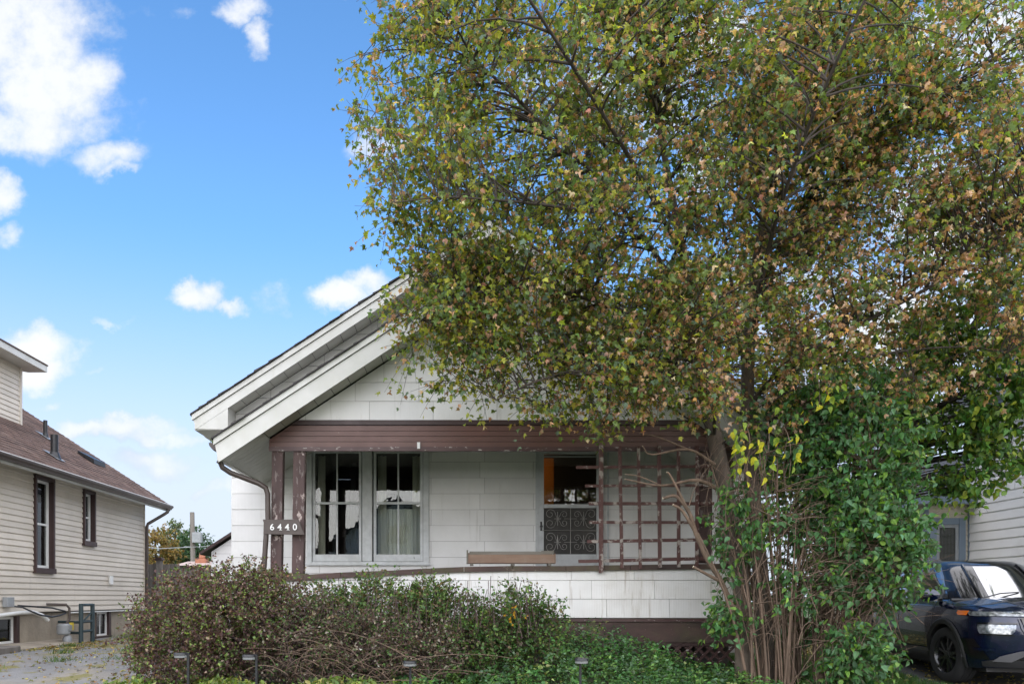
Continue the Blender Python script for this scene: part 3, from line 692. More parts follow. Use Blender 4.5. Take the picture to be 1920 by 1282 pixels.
# ---- number board on the posts
sign = thing('house_number_sign', 'brown board with white number 6440 nailed across the left porch posts', 'house number', (px_(532), YP-.06, pz(989)))
sx_ = lambda X: px_(470+X/3.885); sz_ = lambda Z: pz(780+Z/3.885)
YS = YP-.12
MB().xz([(sx_(103),sz_(757)),(sx_(362),sz_(757)),(sx_(404),sz_(868)),(sx_(298),sz_(866)),(sx_(132),sz_(864)),(sx_(108),sz_(866)),(sx_(110),sz_(780))], YS, YS+.025).build('board', GUTTER, sign, bevel=.002)
for k, (ch, X) in enumerate((('6', 172), ('4', 226), ('4', 280), ('0', 336))):
    t_ = bpy.data.curves.new('digit', 'FONT'); t_.body = ch; t_.size = .128; t_.extrude = .006; t_.offset = .0008; t_.align_x = 'CENTER'
    o = bpy.data.objects.new('digit', t_); C.objects.link(o); bpy.context.view_layer.update()
    dg = bpy.context.evaluated_depsgraph_get(); me = bpy.data.meshes.new_from_object(o.evaluated_get(dg)); C.objects.unlink(o); bpy.data.objects.remove(o)
    me.materials.clear(); me.materials.append(DIGIT)
    d = bpy.data.objects.new('digit', me); C.objects.link(d); d.parent = sign
    d.matrix_basis = Matrix.Translation(Vector((sx_(X), YS-.008, sz_(834)))-Vector(sign.location)) @ Matrix.Rotation(R(90), 4, 'X')
    if ch == '4': MB().box(sx_(X-2), sx_(X+17), YS-.014, YS-.002, sz_(835), sz_(831)).build('serif', DIGIT, sign)

# ---- planter box standing on the rail
plb = thing('planter_box', 'faded orange wooden planter box with grey top edge resting on the porch rail', 'planter', (px_(958), YP, pz(1060)))
zl = rl[6][1]+.042
for X in (95, 395, 660): MB().box(tx(X-12), tx(X+12), YP-.04, YP+.12, zl+.004, zl+.035).build('foot', PLANTER_TOP, plb)
MB().box(tx(70), tx(697), YP-.05, YP-.03, zl+.037, tz(1008)).build('front_board', PLANTER, plb, bevel=.002)
MB().box(tx(78), tx(600), YP-.046, YP-.026, tz(1008)+.002, tz(985)).box(tx(600), tx(690), YP-.045, YP-.027, tz(1006)+.002, tz(980)).build('edge_strip', PLANTER_TOP, plb)
MB().box(tx(70), tx(690), YP+.13, YP+.15, zl+.037, tz(990)).build('back_board', PLANTER, plb)
MB().box(tx(58), tx(69), YP-.055, YP+.155, zl+.037, tz(975)).build('end_board', PLANTER_TOP, plb)
MB().box(tx(698), tx(704), YP-.048, YP+.15, zl+.037, tz(1000)).build('end_board', PLANTER, plb)
MB().box(tx(71), tx(697), YP-.028, YP+.128, zl+.04, zl+.06).build('bottom_board', PLANTER, plb)

# ------------------------------------------------------------------ the beige house on the left
LX = -8.2; EX = -7.75; LYE = 19.7; RYE = 20.27
lh = thing('sided_house', 'beige vinyl sided house with brown shingle roof and dormer along the left driveway', 'house', (LX, 16, .2))
def lp(x, y, X=LX):                               # photo point on a plane of constant X
    Y = X*F/(x-CX); return (Y, EYE+(HY-y)/F*Y)
zs0, zs1 = .86, 3.56
LW = []
for (xa, xb, ya, yb, ref) in ((62, 98.5, 893, 1074, 80), (154, 175.5, 919, 1023, 165)):
    Y0 = LX*F/(xa-CX); Y1 = LX*F/(xb-CX); Ym = LX*F/(ref-CX)
    LW.append((Y0, Y1, EYE+(HY-yb)/F*Ym, EYE+(HY-ya)/F*Ym))
BWIN = []
for (xa, xb, ya, yb) in ((-60, 40, 1155, 1206), (182.5, 211, 1146, 1191)):
    Y0 = LX*F/(xa-CX); Y1 = LX*F/(xb-CX); Ym = LX*F/((max(xa,0)+xb)/2-CX)
    BWIN.append((Y0, Y1, EYE+(HY-yb)/F*Ym, EYE+(HY-ya)/F*Ym))
mb = MB(); rects = [(10, LYE, zs0-.02, zs1+.06)]
for op in LW: rects = subtract(rects, op)
for a, b, c, d in rects: mb.box(LX-.15, LX-.012, a, b, c, d)
mb.box(LX-6.5, LX-.152, LYE-.14, LYE-.002, .2, zs1+.06)
lwall = mb.build('wall', W_BACK, lh)
rh = .1125; k = 0
while zs0+rh*k < zs1:
    z0 = zs0+rh*k; z1 = min(z0+rh, zs1+.04); rects = [(10, LYE, z0, z1)]
    for op in LW: rects = subtract(rects, (op[0]-.005, op[1]+.005, op[2], op[3]))
    for (a, b, c, d) in rects:
        if d-c < .015: continue
        lo = .022 if c == z0 else .022*(1-(c-z0)/rh)
        w_ = random.uniform(-.0015, .0015)
        mb = MB().prism([(LX+lo+w_, c+.012), (LX+.001, d+.006), (LX-.011, d+.006), (LX-.011, c), (LX+lo-.006, c)], lambda p: (p[0], a, p[1]), lambda p: (p[0], b, p[1])); mb.build('siding_board', SID_BEIGE, lwall)
    k += 1
MB().box(LX-.05, LX+.026, LYE+.001, LYE+.05, zs0-.02, zs1+.05).build('corner_post', SID_BEIGE, lwall)
mb = MB(); rects = [(9.5, LYE-.03, -.2, zs0-.025)]
for op in BWIN: rects = subtract(rects, op)
for a, b, c, d in rects: mb.box(LX-.2, LX-.045, a, b, c, d)
found = mb.build('foundation', CONC, lh)
for (Y0, Y1, z0, z1) in LW:                          # deep brown window boxes
    m_ = MB().box(LX-.1, LX+.06, Y0, Y0+.05, z0, z1).box(LX-.1, LX+.06, Y1-.06, Y1, z0, z1).box(LX-.1, LX+.06, Y0+.051, Y1-.061, z1-.07, z1).box(LX-.1, LX+.075, Y0-.02, Y1+.02, z0-.005, z0+.10)
    wf = m_.build('window', BROWN_DARK, lh, bevel=.004)
    a, b, c, d = Y0+.055, Y1-.065, z0+.105, z1-.075
    MB().box(LX-.09, LX-.04, a, a+.05, c, d).box(LX-.09, LX-.04, b-.05, b, c, d).box(LX-.09, LX-.04, a+.051, b-.051, c, c+.05).box(LX-.09, LX-.04, a+.051, b-.051, d-.05, d).box(LX-.085, LX-.05, a+.051, b-.051, (c+d)/2-.02, (c+d)/2+.02).build('sash', WHITE_VINYL, wf)
    MB().box(LX-.075, LX-.07, a+.052, b-.052, c+.052, (c+d)/2-.021).build('pane', GLASS_FAR, wf); MB().box(LX-.075, LX-.07, a+.052, b-.052, (c+d)/2+.021, d-.052).build('pane', GLASS_FAR, wf)
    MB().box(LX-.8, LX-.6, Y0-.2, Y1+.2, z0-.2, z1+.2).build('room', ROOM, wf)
    MB().box(LX-.16, LX-.15, a+.06, a+.2, c+.05, d).build('curtain', CURTAIN, wf)
for (Y0, Y1, z0, z1) in BWIN:
    m_ = MB().box(LX-.18, LX-.03, Y1-.10, Y1, z0, z1).box(LX-.18, LX-.03, Y0, Y0+.03, z0, z1).box(LX-.18, LX-.02, Y0-.02, Y1+.02, z0-.05, z0-.002)
    wf = m_.build('basement_window', BROWN_DARK, lh)
    a, b, c, d = Y0+.031, Y1-.101, z0+.002, z1-.01
    MB().box(LX-.13, LX-.09, a, a+.04, c, d).box(LX-.13, LX-.09, b-.04, b, c, d).box(LX-.13, LX-.09, a+.041, b-.041, c, c+.04).box(LX-.13, LX-.09, a+.041, b-.041, d-.04, d).box(LX-.125, LX-.1, (a+b)/2-.012, (a+b)/2+.012, c+.041, d-.041).build('sash', WHITE_VINYL, wf)
    MB().box(LX-.118, LX-.113, a+.042, (a+b)/2-.013, c+.042, d-.042).build('pane', GLASS_FAR, wf); MB().box(LX-.118, LX-.113, (a+b)/2+.013, b-.042, c+.042, d-.042).build('pane', GLASS_FAR, wf)
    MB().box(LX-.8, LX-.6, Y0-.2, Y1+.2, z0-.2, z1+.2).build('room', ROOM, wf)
# eave: soffit, lower fascia, gutter, drip edge
LS = .652; lroof = lambda X: 3.60+LS*(EX-X)
MB().box(LX-.01, EX-.01, 10, RYE-.02, zs1+.045, zs1+.055).build('soffit', SOFFIT, lh)
MB().box(EX-.012, EX+.004, 10, RYE, 3.43, 3.575).build('fascia', W_TRIM, lh)
gp_ = [(0,0),(.07,.0),(.085,.03),(.12,.06),(.125,.10),(.115,.10),(.108,.066),(.075,.038),(.064,.010),(.01,.010),(.01,.10),(0,.10)]
MB().prism([(EX+.006+a, 3.475+b) for a, b in gp_], lambda p: (p[0], 10, p[1]), lambda p: (p[0], RYE-.02, p[1])).build('gutter', GUTTER, lh)
MB().prism([(EX-.02,3.582),(EX+.10,3.577),(EX+.10,3.600),(EX-.02,3.612)], lambda p: (p[0], 10, p[1]), lambda p: (p[0], RYE, p[1])).build('drip_edge', WHITE_VINYL, lh)
mb = MB().prism([(EX+.02,lroof(EX+.02)-.03),(EX+.02,lroof(EX+.02)+.02),(LX-7,lroof(LX-7)+.02),(LX-7,lroof(LX-7)-.03)], lambda p: (p[0], 10, p[1]), lambda p: (p[0], RYE, p[1]))
lrf = mb.build('roof', SHINGLE_BROWN, lh)
mb = MB(); X = EX+.03; j = 0
while X > LX-6.4:
    h = LS*.135; Yb = 10
    while Yb < RYE:
        w_ = random.choice((.28,.33,.33,.4)); ye = min(Yb+w_, RYE+.015); lift = random.uniform(.014, .024)
        mb.raw([(X,Yb,lroof(X)+.022),(X,ye-.006,lroof(X)+.022),(X-.135,ye-.006,lroof(X-.135)+.022),(X-.135,Yb,lroof(X-.135)+.022),
                (X,Yb,lroof(X)+.02+lift),(X,ye-.006,lroof(X)+.02+lift),(X-.135,ye-.006,lroof(X-.135)+.025),(X-.135,Yb,lroof(X-.135)+.025)], [(4,5,6,7),(0,1,5,4),(1,2,6,5),(3,0,4,7)])
        Yb += w_
    X -= .135; j += 1
tag(mb.build('shingle', SHINGLE_BROWN, lrf), kind='stuff')
MB().prism([(EX+.03,lroof(EX+.03)-.14),(EX+.03,lroof(EX+.03)-.01),(LX-6.4,lroof(LX-6.4)-.01),(LX-6.4,lroof(LX-6.4)-.14)], lambda p: (p[0], RYE-.03, p[1]), lambda p: (p[0], RYE+.0, p[1])).build('rake_board', GUTTER, lh)
MB().tube([(EX+.06, RYE-.25, 3.47), (EX+.06, RYE-.25, 3.40), (EX-.02, RYE-.3, 3.33), (LX+.09, LYE+.06, 3.06), (LX+.07, LYE+.05, 2.98), (LX+.07, LYE+.05, .35)], .042, 8).build('downspout', GUTTER, lh, True)
# dormer with its own siding
DX = -9.97; DY1 = 17.23; dz0 = lroof(DX)
drm = MB().box(DX-3, DX-.012, 10, DY1, dz0-.6, 6.42).build('dormer', SID_BEIGE, lh)
k = 0
while dz0-.02+k*rh < 6.36:
    z = dz0-.02+k*rh
    MB().prism([(DX+.02, z+.01), (DX+.001, z+rh+.005), (DX-.011, z+rh+.005), (DX-.011, z), (DX+.015, z)], lambda p: (p[0], 10, p[1]), lambda p: (p[0], DY1-.05, p[1])).build('siding_board', SID_BEIGE, drm); k += 1
MB().box(DX-.01, DX+.028, DY1-.048, DY1+.03, dz0-.05, 6.4).build('corner_post', SID_BEIGE, drm)
MB().prism([(DX-.02, 6.36), (DX+.42, 6.36), (DX+.42, 6.50), (DX-3, 6.9), (DX-3, 6.86)], lambda p: (p[0], 10, p[1]), lambda p: (p[0], DY1+.35, p[1])).build('dormer_eave', W_TRIM, drm)
MB().prism([(DX+.44, 6.502), (DX+.44, 6.53), (DX-3, 6.93), (DX-3, 6.902)], lambda p: (p[0], 10, p[1]), lambda p: (p[0], DY1+.36, p[1])).build('dormer_roof', SHINGLE_EDGE, drm)
def on_lroof(x, y):                                  # where a photo ray meets the left roof
    a = (x-CX)/F; b = (HY-y)/F; Y = (3.62-EYE+LS*EX)/(b+LS*a); return (a*Y, Y, EYE+b*Y)
for (x, yb, yt, r_) in ((85, 820, 788, .045), (102, 857, 815, .075)):
    p = on_lroof(x, yb); h = (yb-yt)/F*p[1]
    v_ = MB().lathe([(r_*2.2, -.12), (r_*1.15, .10), (r_, .10), (r_, h), (r_*.8, h), (r_*.8, h-.05)], p, 14).build('vent_pipe', BLACK, lh, True)
    MB().raw([(p[0]+.16,p[1]-.16,p[2]-.16*LS+.035),(p[0]+.16,p[1]+.16,p[2]-.16*LS+.035),(p[0]-.16,p[1]+.16,p[2]+.16*LS+.035),(p[0]-.16,p[1]-.16,p[2]+.16*LS+.035)], [(0,1,2,3)]).build('flashing', STEEL_GREY, v_)
p = on_lroof(172, 865)
MB().raw([(p[0]+.2,p[1]-.3,p[2]-.2*LS+.03),(p[0]+.2,p[1]+.3,p[2]-.2*LS+.03),(p[0]-.2,p[1]+.3,p[2]+.2*LS+.03),(p[0]-.2,p[1]-.3,p[2]+.2*LS+.03),
          (p[0]+.2,p[1]-.3,p[2]-.2*LS+.14),(p[0]+.2,p[1]+.3,p[2]-.2*LS+.14),(p[0]-.2,p[1]+.3,p[2]+.2*LS+.09),(p[0]-.2,p[1]-.3,p[2]+.2*LS+.09)], [(4,5,6,7),(0,1,5,4),(1,2,6,5),(2,3,7,6),(3,0,4,7)]).build('roof_vent', BLACK, lh)
# boxes, trim pipe and slab along the foot of the wall
Y_, z_ = lp(7, 1128); MB().box(LX+.024, LX+.12, Y_-.09, Y_+.13, z_-.09, z_+.09).build('meter_box', STEEL_GREY, lh, bevel=.008)
Y_, z_ = lp(204, 1087); MB().box(LX+.024, LX+.07, Y_-.07, Y_+.09, z_-.10, z_+.10).build('outlet_cover', WHITE_VINYL, lh, bevel=.006)
MB().box(LX-.05, LX+.03, 15.95, LYE-.02, zs0-.045, zs0-.022).build('starter_strip', WHITE_VINYL, lh)
MB().tube([(LX+.06, 10.5, .78), (LX+.08, 12.9, .80), (LX+.1, 13.9, .86), (LX+.13, 14.35, .87), (LX+.17, 14.6, .80), (LX+.2, 14.75, .70)], .038, 10).build('drain_pipe', WHITE_VINYL, lh, True)
MB().prism([(LX-.05,.0),(LX+.55,.0),(LX+.55,.26),(LX-.05,.30)], lambda p: (p[0], 11, p[1]), lambda p: (p[0], 15.9, p[1])).build('concrete_apron', CONC, lh, bevel=.02)
MB().prism([(LX+.2,.1),(LX+.75,.1),(LX+.75,.33),(LX+.2,.33)], lambda p: (p[0], 10, p[1]), lambda p: (p[0], 12.9, p[1])).build('window_well_kerb', PINE, lh, bevel=.02)

# gas meter in its pipe guard
gm = thing('gas_meter', 'gas meter with hoses inside a dark teal pipe guard against the concrete foundation', 'gas meter', (-7.7, 15.7, .2))
PX = -7.62
def gpx(x, y): Y = PX*F/(x-CX); return (PX, Y, EYE+(HY-y)/F*Y)
def gat(x, y, X): Y = PX*F/(x-CX); return (X, Y, EYE+(HY-y)/F*Y)
a0, b0 = gpx(152, 1131), gpx(173.5, 1131)
for q in (a0, b0): MB().tube([(q[0], q[1], .1), q], .045, 10).build('guard_post', TEAL, gm, True)
for y in (1133.5, 1165, 1183): MB().tube([gpx(152, y), (PX, b0[1], gpx(152, y)[2])], .028, 8).build('guard_rail', TEAL, gm, True)
for y in (1166, 1186):
    q = gpx(152, y); MB().tube([q, (PX-.06, q[1]+.03, q[2]), (LX-.02, 15.57, q[2])], .028, 8).build('guard_rail', TEAL, gm, True)
MB().tube([gpx(157, 1163), gpx(171, 1148)], .02, 6).build('brace', TEAL, gm)
c = gat(141, 1178, -7.85)
MB().lathe([(0,-.12),(.10,-.12),(.125,-.09),(.125,.07),(.10,.10),(0,.10)], c, 16).box(c[0]-.02, c[0]+.14, c[1]-.06, c[1]+.06, c[2]-.03, c[2]+.07).build('meter_body', STEEL_GREY, gm, True)
c2 = gat(146, 1172, -7.78); MB().box(c2[0], c2[0]+.05, c2[1]-.02, c2[1]+.06, c2[2]-.09, c2[2]+.06).build('warning_tag', M('yellow_tag', (.55,.42,.05,1), rough=.5), gm)
MB().tube([gat(141,1170,-7.8), gat(147,1160,-7.8), gat(147,1140,-7.8), gat(146,1133,-7.85), gat(133,1132,-8.1)], .025, 8).build('riser_pipe', GUTTER, gm, True)
c3 = gat(143, 1196, -7.8); MB().lathe([(0,-.09),(.08,-.09),(.09,0),(.06,.06),(0,.07)], c3, 14).build('regulator', STEEL_GREY, gm, True)
MB().tube([gat(75,1135,-8.15), gat(81,1138,-8.0), gat(86,1145,-7.9), gat(97,1152,-7.85), gat(115,1156,-7.8), gat(130,1153,-7.8), gat(140,1149,-7.8), gat(139,1145,-7.8), gat(120,1139,-7.85), gat(95,1136,-8.0), gat(85,1134.5,-8.13)], .016, 7).build('hose', BLACK, gm, True)

# ------------------------------------------------------------------ far left: fence, pole, trees, garage
fn = thing('board_fence', 'weathered grey board fence with a capped post at the back of the left driveway', 'fence', (-8, 21.5, .2))
x = 262
k = 0
while x < 336:
    a = pp(x, 1056+random.uniform(-1, 1)+ (x-262)*.02, 21.5); w_ = .125
    MB().box(a[0]+.004, a[0]+w_-.004, 21.5-random.uniform(0, .012), 21.53, .1, a[2]).build('fence_board', PINE, fn); x += w_/21.5*F; k += 1
a = pp(299, 1050, 21.4); MB().box(a[0]-.07, a[0]+.07, 21.33, 21.47, .1, a[2]).build('fence_post', PINE, fn)
MB().box(a[0]-.11, a[0]+.11, 21.29, 21.51, a[2]+.001, a[2]+.04).box(a[0]-.085, a[0]+.085, 21.31, 21.49, a[2]+.041, a[2]+.08).build('post_cap', BROWN_DARK, fn)
MB().box(-9.2, -7.5, 21.54, 21.58, .6, .7).build('fence_rail', PINE, fn)
up = thing('utility_pole', 'bare wooden utility pole with grey box beyond the fence', 'utility pole', pp(361, 1119, 38)[:2]+(.2,))
a = pp(361, 960, 38); MB().tube([(a[0]+.08, 38, -.5), (a[0]-.02, 38, a[2])], [.14, .11], 10).build('pole', PINE, up, True)
a = pp(371, 1008, 38); MB().box(a[0]-.20, a[0]+.24, 37.7, 38.0, a[2]-.26, a[2]+.26).build('transformer_box', STEEL_GREY, up, bevel=.02)
MB().tube([pp(345, 1024.5, 38), pp(361, 1025, 37.9), pp(385, 1024, 38), pp(420, 1019, 38)], .022, 5).tube([pp(361, 1025, 37.9), pp(300, 1028, 38), pp(240, 1022, 38)], .022, 5).build('service_wire', STEEL_GREY, up)
gar = thing('garage', 'small white garage with brown roof edge behind the bungalow', 'garage', pp(420, 1119, 24.5)[:2]+(.2,))
a, b = pp(394, 1034, 24.5), pp(470, 985, 24.5)
MB().xz([(a[0]+.06,.1),(b[0]+3,.1),(b[0]+3,b[2]),(b[0],b[2]),(a[0]+.06,a[2])], 24.5, 29).build('wall', W_BACK, gar)
zz = .2
while zz < b[2]:
    poly = clip_convex([(a[0]+.05,zz),(b[0]+2.9,zz),(b[0]+2.9,zz+.255),(a[0]+.05,zz+.255)], [(a[0]+.05,.1),(b[0]+3,.1),(b[0]+3,b[2]+3*(b[2]-a[2])/(b[0]-a[0])),(a[0]+.05,a[2])])
    if len(poly) > 2: MB().xz(poly, 24.47, 24.499).build('siding_board', SID_WHITE, gar)
    zz += .262
MB().xz([(a[0]-.25,a[2]-.11),(b[0],b[2]+.05),(b[0],b[2]+.14),(a[0]-.25,a[2]-.02)], 24.25, 29).build('roof', BROWN_DARK, gar)
bh = thing('brick_outbuilding', 'low reddish roof with a terracotta chimney beyond the fence', 'outbuilding', pp(375, 1119, 30)[:2]+(.2,))
a, b = pp(332, 1060, 30), pp(392, 1060, 30)
MB().box(a[0], b[0]+.6, 30, 33, .1, a[2]).build('wall', PINE, bh)
MB().prism([(29.8, a[2]), (31.5, a[2]+.24), (33.2, a[2])], lambda p: (a[0]-.1, p[0], p[1]), lambda p: (b[0]+.7, p[0], p[1])).build('roof', M('pinkish_roof', (.42,.33,.29,1), (.33,.26,.23,1), 4, rough=.9), bh)
c = pp(379, 1060, 31); MB().box(c[0]-.22, c[0]+.22, 30.8, 31.2, c[2]-.2, c[2]+.28).lathe([(.11,.28),(.13,.34),(.10,.52),(.08,.52)], (c[0], 31, c[2]), 12).build('chimney', TERRA, bh)

# ------------------------------------------------------------------ right: the pale house with blue grey trim
gx = 10.3; GYE = 15.3
rhs = thing('grey_trim_house', 'pale vinyl sided house with blue grey trim and steep dark roof behind the parked car', 'house', (gx, GYE, .2))
rwall = MB().box(gx+.012, gx+7, 8, GYE-.001, .1, 4.95).build('wall', SID_WHITE, rhs)
z = .3
while z < 4.9:
    MB().prism([(gx-.018, z+.014), (gx-.002, z+.178), (gx+.011, z+.178), (gx+.011, z), (gx-.012, z)], lambda p: (p[0], 8, p[1]), lambda p: (p[0], GYE-.04, p[1])).build('siding_board', SID_WHITE, rwall); z += .178
MB().box(gx-.022, gx+.05, GYE-.038, GYE+.06, .1, 4.9).build('corner_post', BLUE_TRIM, rwall)
rp = lambda X: 4.9+1.0*(X-9.9)
rr = MB().prism([(9.86,rp(9.86)),(14,rp(14)),(18.2,rp(9.86)),(18.2,rp(9.86)-.1),(14,rp(14)-.1),(9.86,rp(9.86)-.1)], lambda p: (p[0], 8, p[1]), lambda p: (p[0], GYE+.4, p[1])).build('roof', SHINGLE_GREY, rhs)
mb = MB(); X = 9.86
while X < 13.9:
    mb.raw([(X,8,rp(X)+.002),(X,GYE+.42,rp(X)+.002),(X+.14,GYE+.42,rp(X+.14)+.002),(X+.14,8,rp(X+.14)+.002),(X-.005,8,rp(X)+.025),(X-.005,GYE+.42,rp(X)+.025),(X+.14,GYE+.42,rp(X+.14)+.006),(X+.14,8,rp(X+.14)+.006)], [(4,5,6,7),(0,1,5,4),(1,2,6,5),(3,0,4,7)]); X += .14
tag(mb.build('shingle_course', SHINGLE_GREY, rr), kind='stuff')
MB().box(9.84, 9.86, 8, GYE+.4, 4.68, 4.86).build('fascia', BLUE_TRIM, rhs); MB().box(9.862, gx-.03, 8, GYE+.38, 4.69, 4.71).build('soffit', SOFFIT, rhs)
MB().prism([(9.83,4.74),(9.73,4.78),(9.72,4.86),(9.83,4.86)], lambda p: (p[0], 8, p[1]), lambda p: (p[0], GYE+.4, p[1])).build('gutter', STEEL_GREY, rhs)
# the lower wing with a window facing the street
wxl = 9.43
wing = MB().box(wxl+.012, 13, GYE+.012, 19.5, .1, 3.02).build('wing_wall', SID_CREAM, rhs)
wr = lambda x, y: ((x-CX)/F*GYE, EYE+(HY-y)/F*GYE)
w0, w1 = wr(1742, 1068), wr(1808, 971)
z = .3
while z < 2.98:
    for (a, b, c, d) in subtract([(wxl+.06, gx-.024, z, min(z+.105, 3.0))], (w0[0], w1[0], w0[1], w1[1])):
        if d-c > .02: MB().prism([(GYE-.016, c+.01), (GYE-.002, d), (GYE+.011, d), (GYE+.011, c), (GYE-.010, c)], lambda p: (a, p[0], p[1]), lambda p: (b, p[0], p[1])).build('siding_board', SID_CREAM, wing)
    MB().prism([(wxl-.016, z+.01), (wxl-.002, z+.105), (wxl+.011, z+.105), (wxl+.011, z), (wxl-.010, z)], lambda p: (p[0], GYE+.06, p[1]), lambda p: (p[0], 19.5, p[1])).build('siding_board', SID_CREAM, wing)
    z += .105
MB().box(wxl-.02, wxl+.058, GYE-.022, GYE+.055, .1, 2.99).build('corner_post', BLUE_TRIM, wing)
m_ = MB(); t_ = .13
for (a, b, c, d) in ((w0[0], w0[0]+t_, w0[1], w1[1]), (w1[0]-t_, w1[0], w0[1], w1[1]), (w0[0]+t_+.001, w1[0]-t_-.001, w1[1]-t_, w1[1]), (w0[0]+t_+.001, w1[0]-t_-.001, w0[1], w0[1]+t_)): m_.box(a, b, GYE-.05, GYE+.05, c, d)
rwf = m_.build('window', BLUE_TRIM, rhs, bevel=.004)
m_ = MB(); a, b, c, d = w0[0]+t_+.002, w1[0]-t_-.002, w0[1]+t_+.002, w1[1]-t_-.002
m_.box(a, a+.06, GYE-.03, GYE+.02, c, d).box(b-.06, b, GYE-.03, GYE+.02, c, d).box(a+.061, b-.061, GYE-.03, GYE+.02, d-.06, d).box(a+.061, b-.061, GYE-.03, GYE+.02, c, c+.06).build('sash', STEEL_GREY, rwf)
MB().box(a+.062, b-.062, GYE-.012, GYE-.006, c+.062, d-.062).build('pane', GLASS_FAR, rwf)
mb = MB(); mb.grid([[(a+.05+(b-a-.1)*i/24, GYE+.0115-.004*math.sin(i*1.3)-.0005, zq) for i in range(25)] for zq in (c+.05, d-.05)]); mb.build('lace_curtain', CURTAIN, rwf, True)
m2 = MB(); ya, yb = 16.4, 17.4
m2.box(wxl-.05, wxl-.018, ya, ya+.12, 1.2, 2.7).box(wxl-.05, wxl-.018, yb-.12, yb, 1.2, 2.7).box(wxl-.05, wxl-.018, ya+.121, yb-.121, 2.58, 2.7).box(wxl-.05, wxl-.018, ya+.121, yb-.121, 1.2, 1.3)
sw = m2.build('window', BLUE_TRIM, rhs); MB().box(wxl-.026, wxl-.02, ya+.122, yb-.122, 1.302, 2.578).build('pane', CURTAIN, sw)
MB().box(wxl-.28, 13, GYE-.30, GYE-.28, 3.0, 3.17).box(wxl-.28, wxl-.26, GYE-.279, 19.5, 3.0, 3.17).build('wing_fascia', BLUE_TRIM, rhs)
MB().box(wxl-.25, 10.25, GYE-.27, 19.5, 3.005, 3.02).build('wing_soffit', SOFFIT, rhs)
MB().raw([(wxl-.3,GYE-.32,3.17),(13,GYE-.32,3.17),(13,17.4,4.4),(11.2,17.4,4.4),(wxl-.3,19.7,3.17)], [(0,1,2,3),(0,3,4)]).build('wing_roof', SHINGLE_GREY, rhs)

# ------------------------------------------------------------------ across the street (seen only in the window glass)
st = thing('street_house', 'white gabled house across the street mirrored in the bungalow windows', 'house', (-4, -24, 0))
MB().xz([(-9,0),(1,0),(1,4.2),(-4,7.6),(-9,4.2)], -24, -32).build('wall', SID_WHITE, st)
for s in (-1, 1): MB().xz([(-4+s*5.5,3.85),(-4,7.62),(-4,7.9),(-4+s*5.5,4.1)], -23.5, -32.4).build('roof', SHINGLE_DARK, st)
for (x0, x1, z0, z1) in ((-7.6,-6.2,1,2.8), (-2,-.6,1,2.8), (-4.6,-3.4,.4,2.6), (-4.7,-3.3,4.6,6)):
    f_ = MB().box(x0, x1, -23.98, -23.9, z0, z1).build('window', W_TRIM2, st); MB().box(x0+.12, x1-.12, -23.89, -23.88, z0+.12, z1-.12).build('pane', BLACK, f_)

# ------------------------------------------------------------------ the parked car
CA = math.atan2(-.987, -.158)
car = thing('parked_car', 'dark blue compact SUV with black wheels parked on the right side driveway', 'car', (7.40, 11.01, .05), CA)
PAINT = M('dark_blue_paint', (.003,.007,.030,1), (.0028,.0065,.027,1), 60, rough=.22, metal=.35, coat=1)
CARBLACK = M('black_plastic', (.016,.016,.017,1), (.02,.02,.021,1), 40, rough=.55)
GLOSSBLACK = M('gloss_black', (.006,.006,.007,1), rough=.12, coat=.6)
CARGLASS = M('car_glass', (.012,.014,.014,1), rough=.03, spec=1.0, coat=1); CARGLASS.node_tree.nodes['Principled BSDF'].inputs['IOR'].default_value = 2.6
TYRE = M('tyre_rubber', (.018,.018,.019,1), (.024,.024,.025,1), 30, rough=.85)
RIM = M('black_rim', (.014,.014,.015,1), rough=.25, coat=.5)
CHROME = M('chrome', (.72,.73,.75,1), rough=.12, metal=1)
LAMPG = M('headlamp_glass', (.42,.45,.48,1), (.10,.11,.12,1), 28, rough=.08, metal=.6, coat=1)
AMBER = M('amber_lens', (.75,.16,.01,1), rough=.15, coat=1)
GREYTRIM = M('satin_grey_trim', (.085,.085,.09,1), rough=.45)
out_ = [(2.30,0),(2.295,.2),(2.27,.42),(2.215,.60),(2.11,.745),(1.95,.845),(1.72,.895),(1.35,.913),(.7,.917),(0,.92),(-.8,.92),(-1.4,.915),(-1.85,.895),(-2.1,.84),(-2.24,.70),(-2.31,.42),(-2.33,0)]
def catmull(P, n):
    P = [np.array(p, float) for p in P]; Q = [2*P[0]-P[1]]+P+[2*P[-1]-P[-2]]; o = []
    for i in range(len(P)-1):
        a, b, c, d = Q[i:i+4]
        for k in range(n):
            t = k/n; o.append(.5*((2*b)+(c-a)*t+(2*a-5*b+4*c-d)*t*t+(3*b-a-3*c+d)*t**3))
    o.append(P[-1]); return np.array(o)
OUT = catmull(out_, 10); NO = len(OUT)
TAN = norm(np.gradient(OUT, axis=0)); NRM = np.stack([-TAN[:, 1], TAN[:, 0]], 1); NRM = -NRM if NRM[0][0] < 0 else NRM
def pl_(x, pts):
    return float(np.interp(x, [p[0] for p in pts], [p[1] for p in pts]))
ZTOP = [(-2.33,.98),(-2.2,1.06),(-1.5,1.10),(0,1.08),(1.0,1.06),(1.5,1.035),(1.9,1.0),(2.1,.965),(2.25,.925),(2.31,.90)]
ZBOT = [(-2.33,.36),(-2.0,.28),(-1.4,.24),(1.3,.24),(1.9,.24),(2.31,.27)]
INS = [(0,-.07),(.1,-.035),(.25,-.012),(.45,.0),(.62,.004),(.78,-.006),(.9,-.03),(.97,-.062),(1,-.11)]
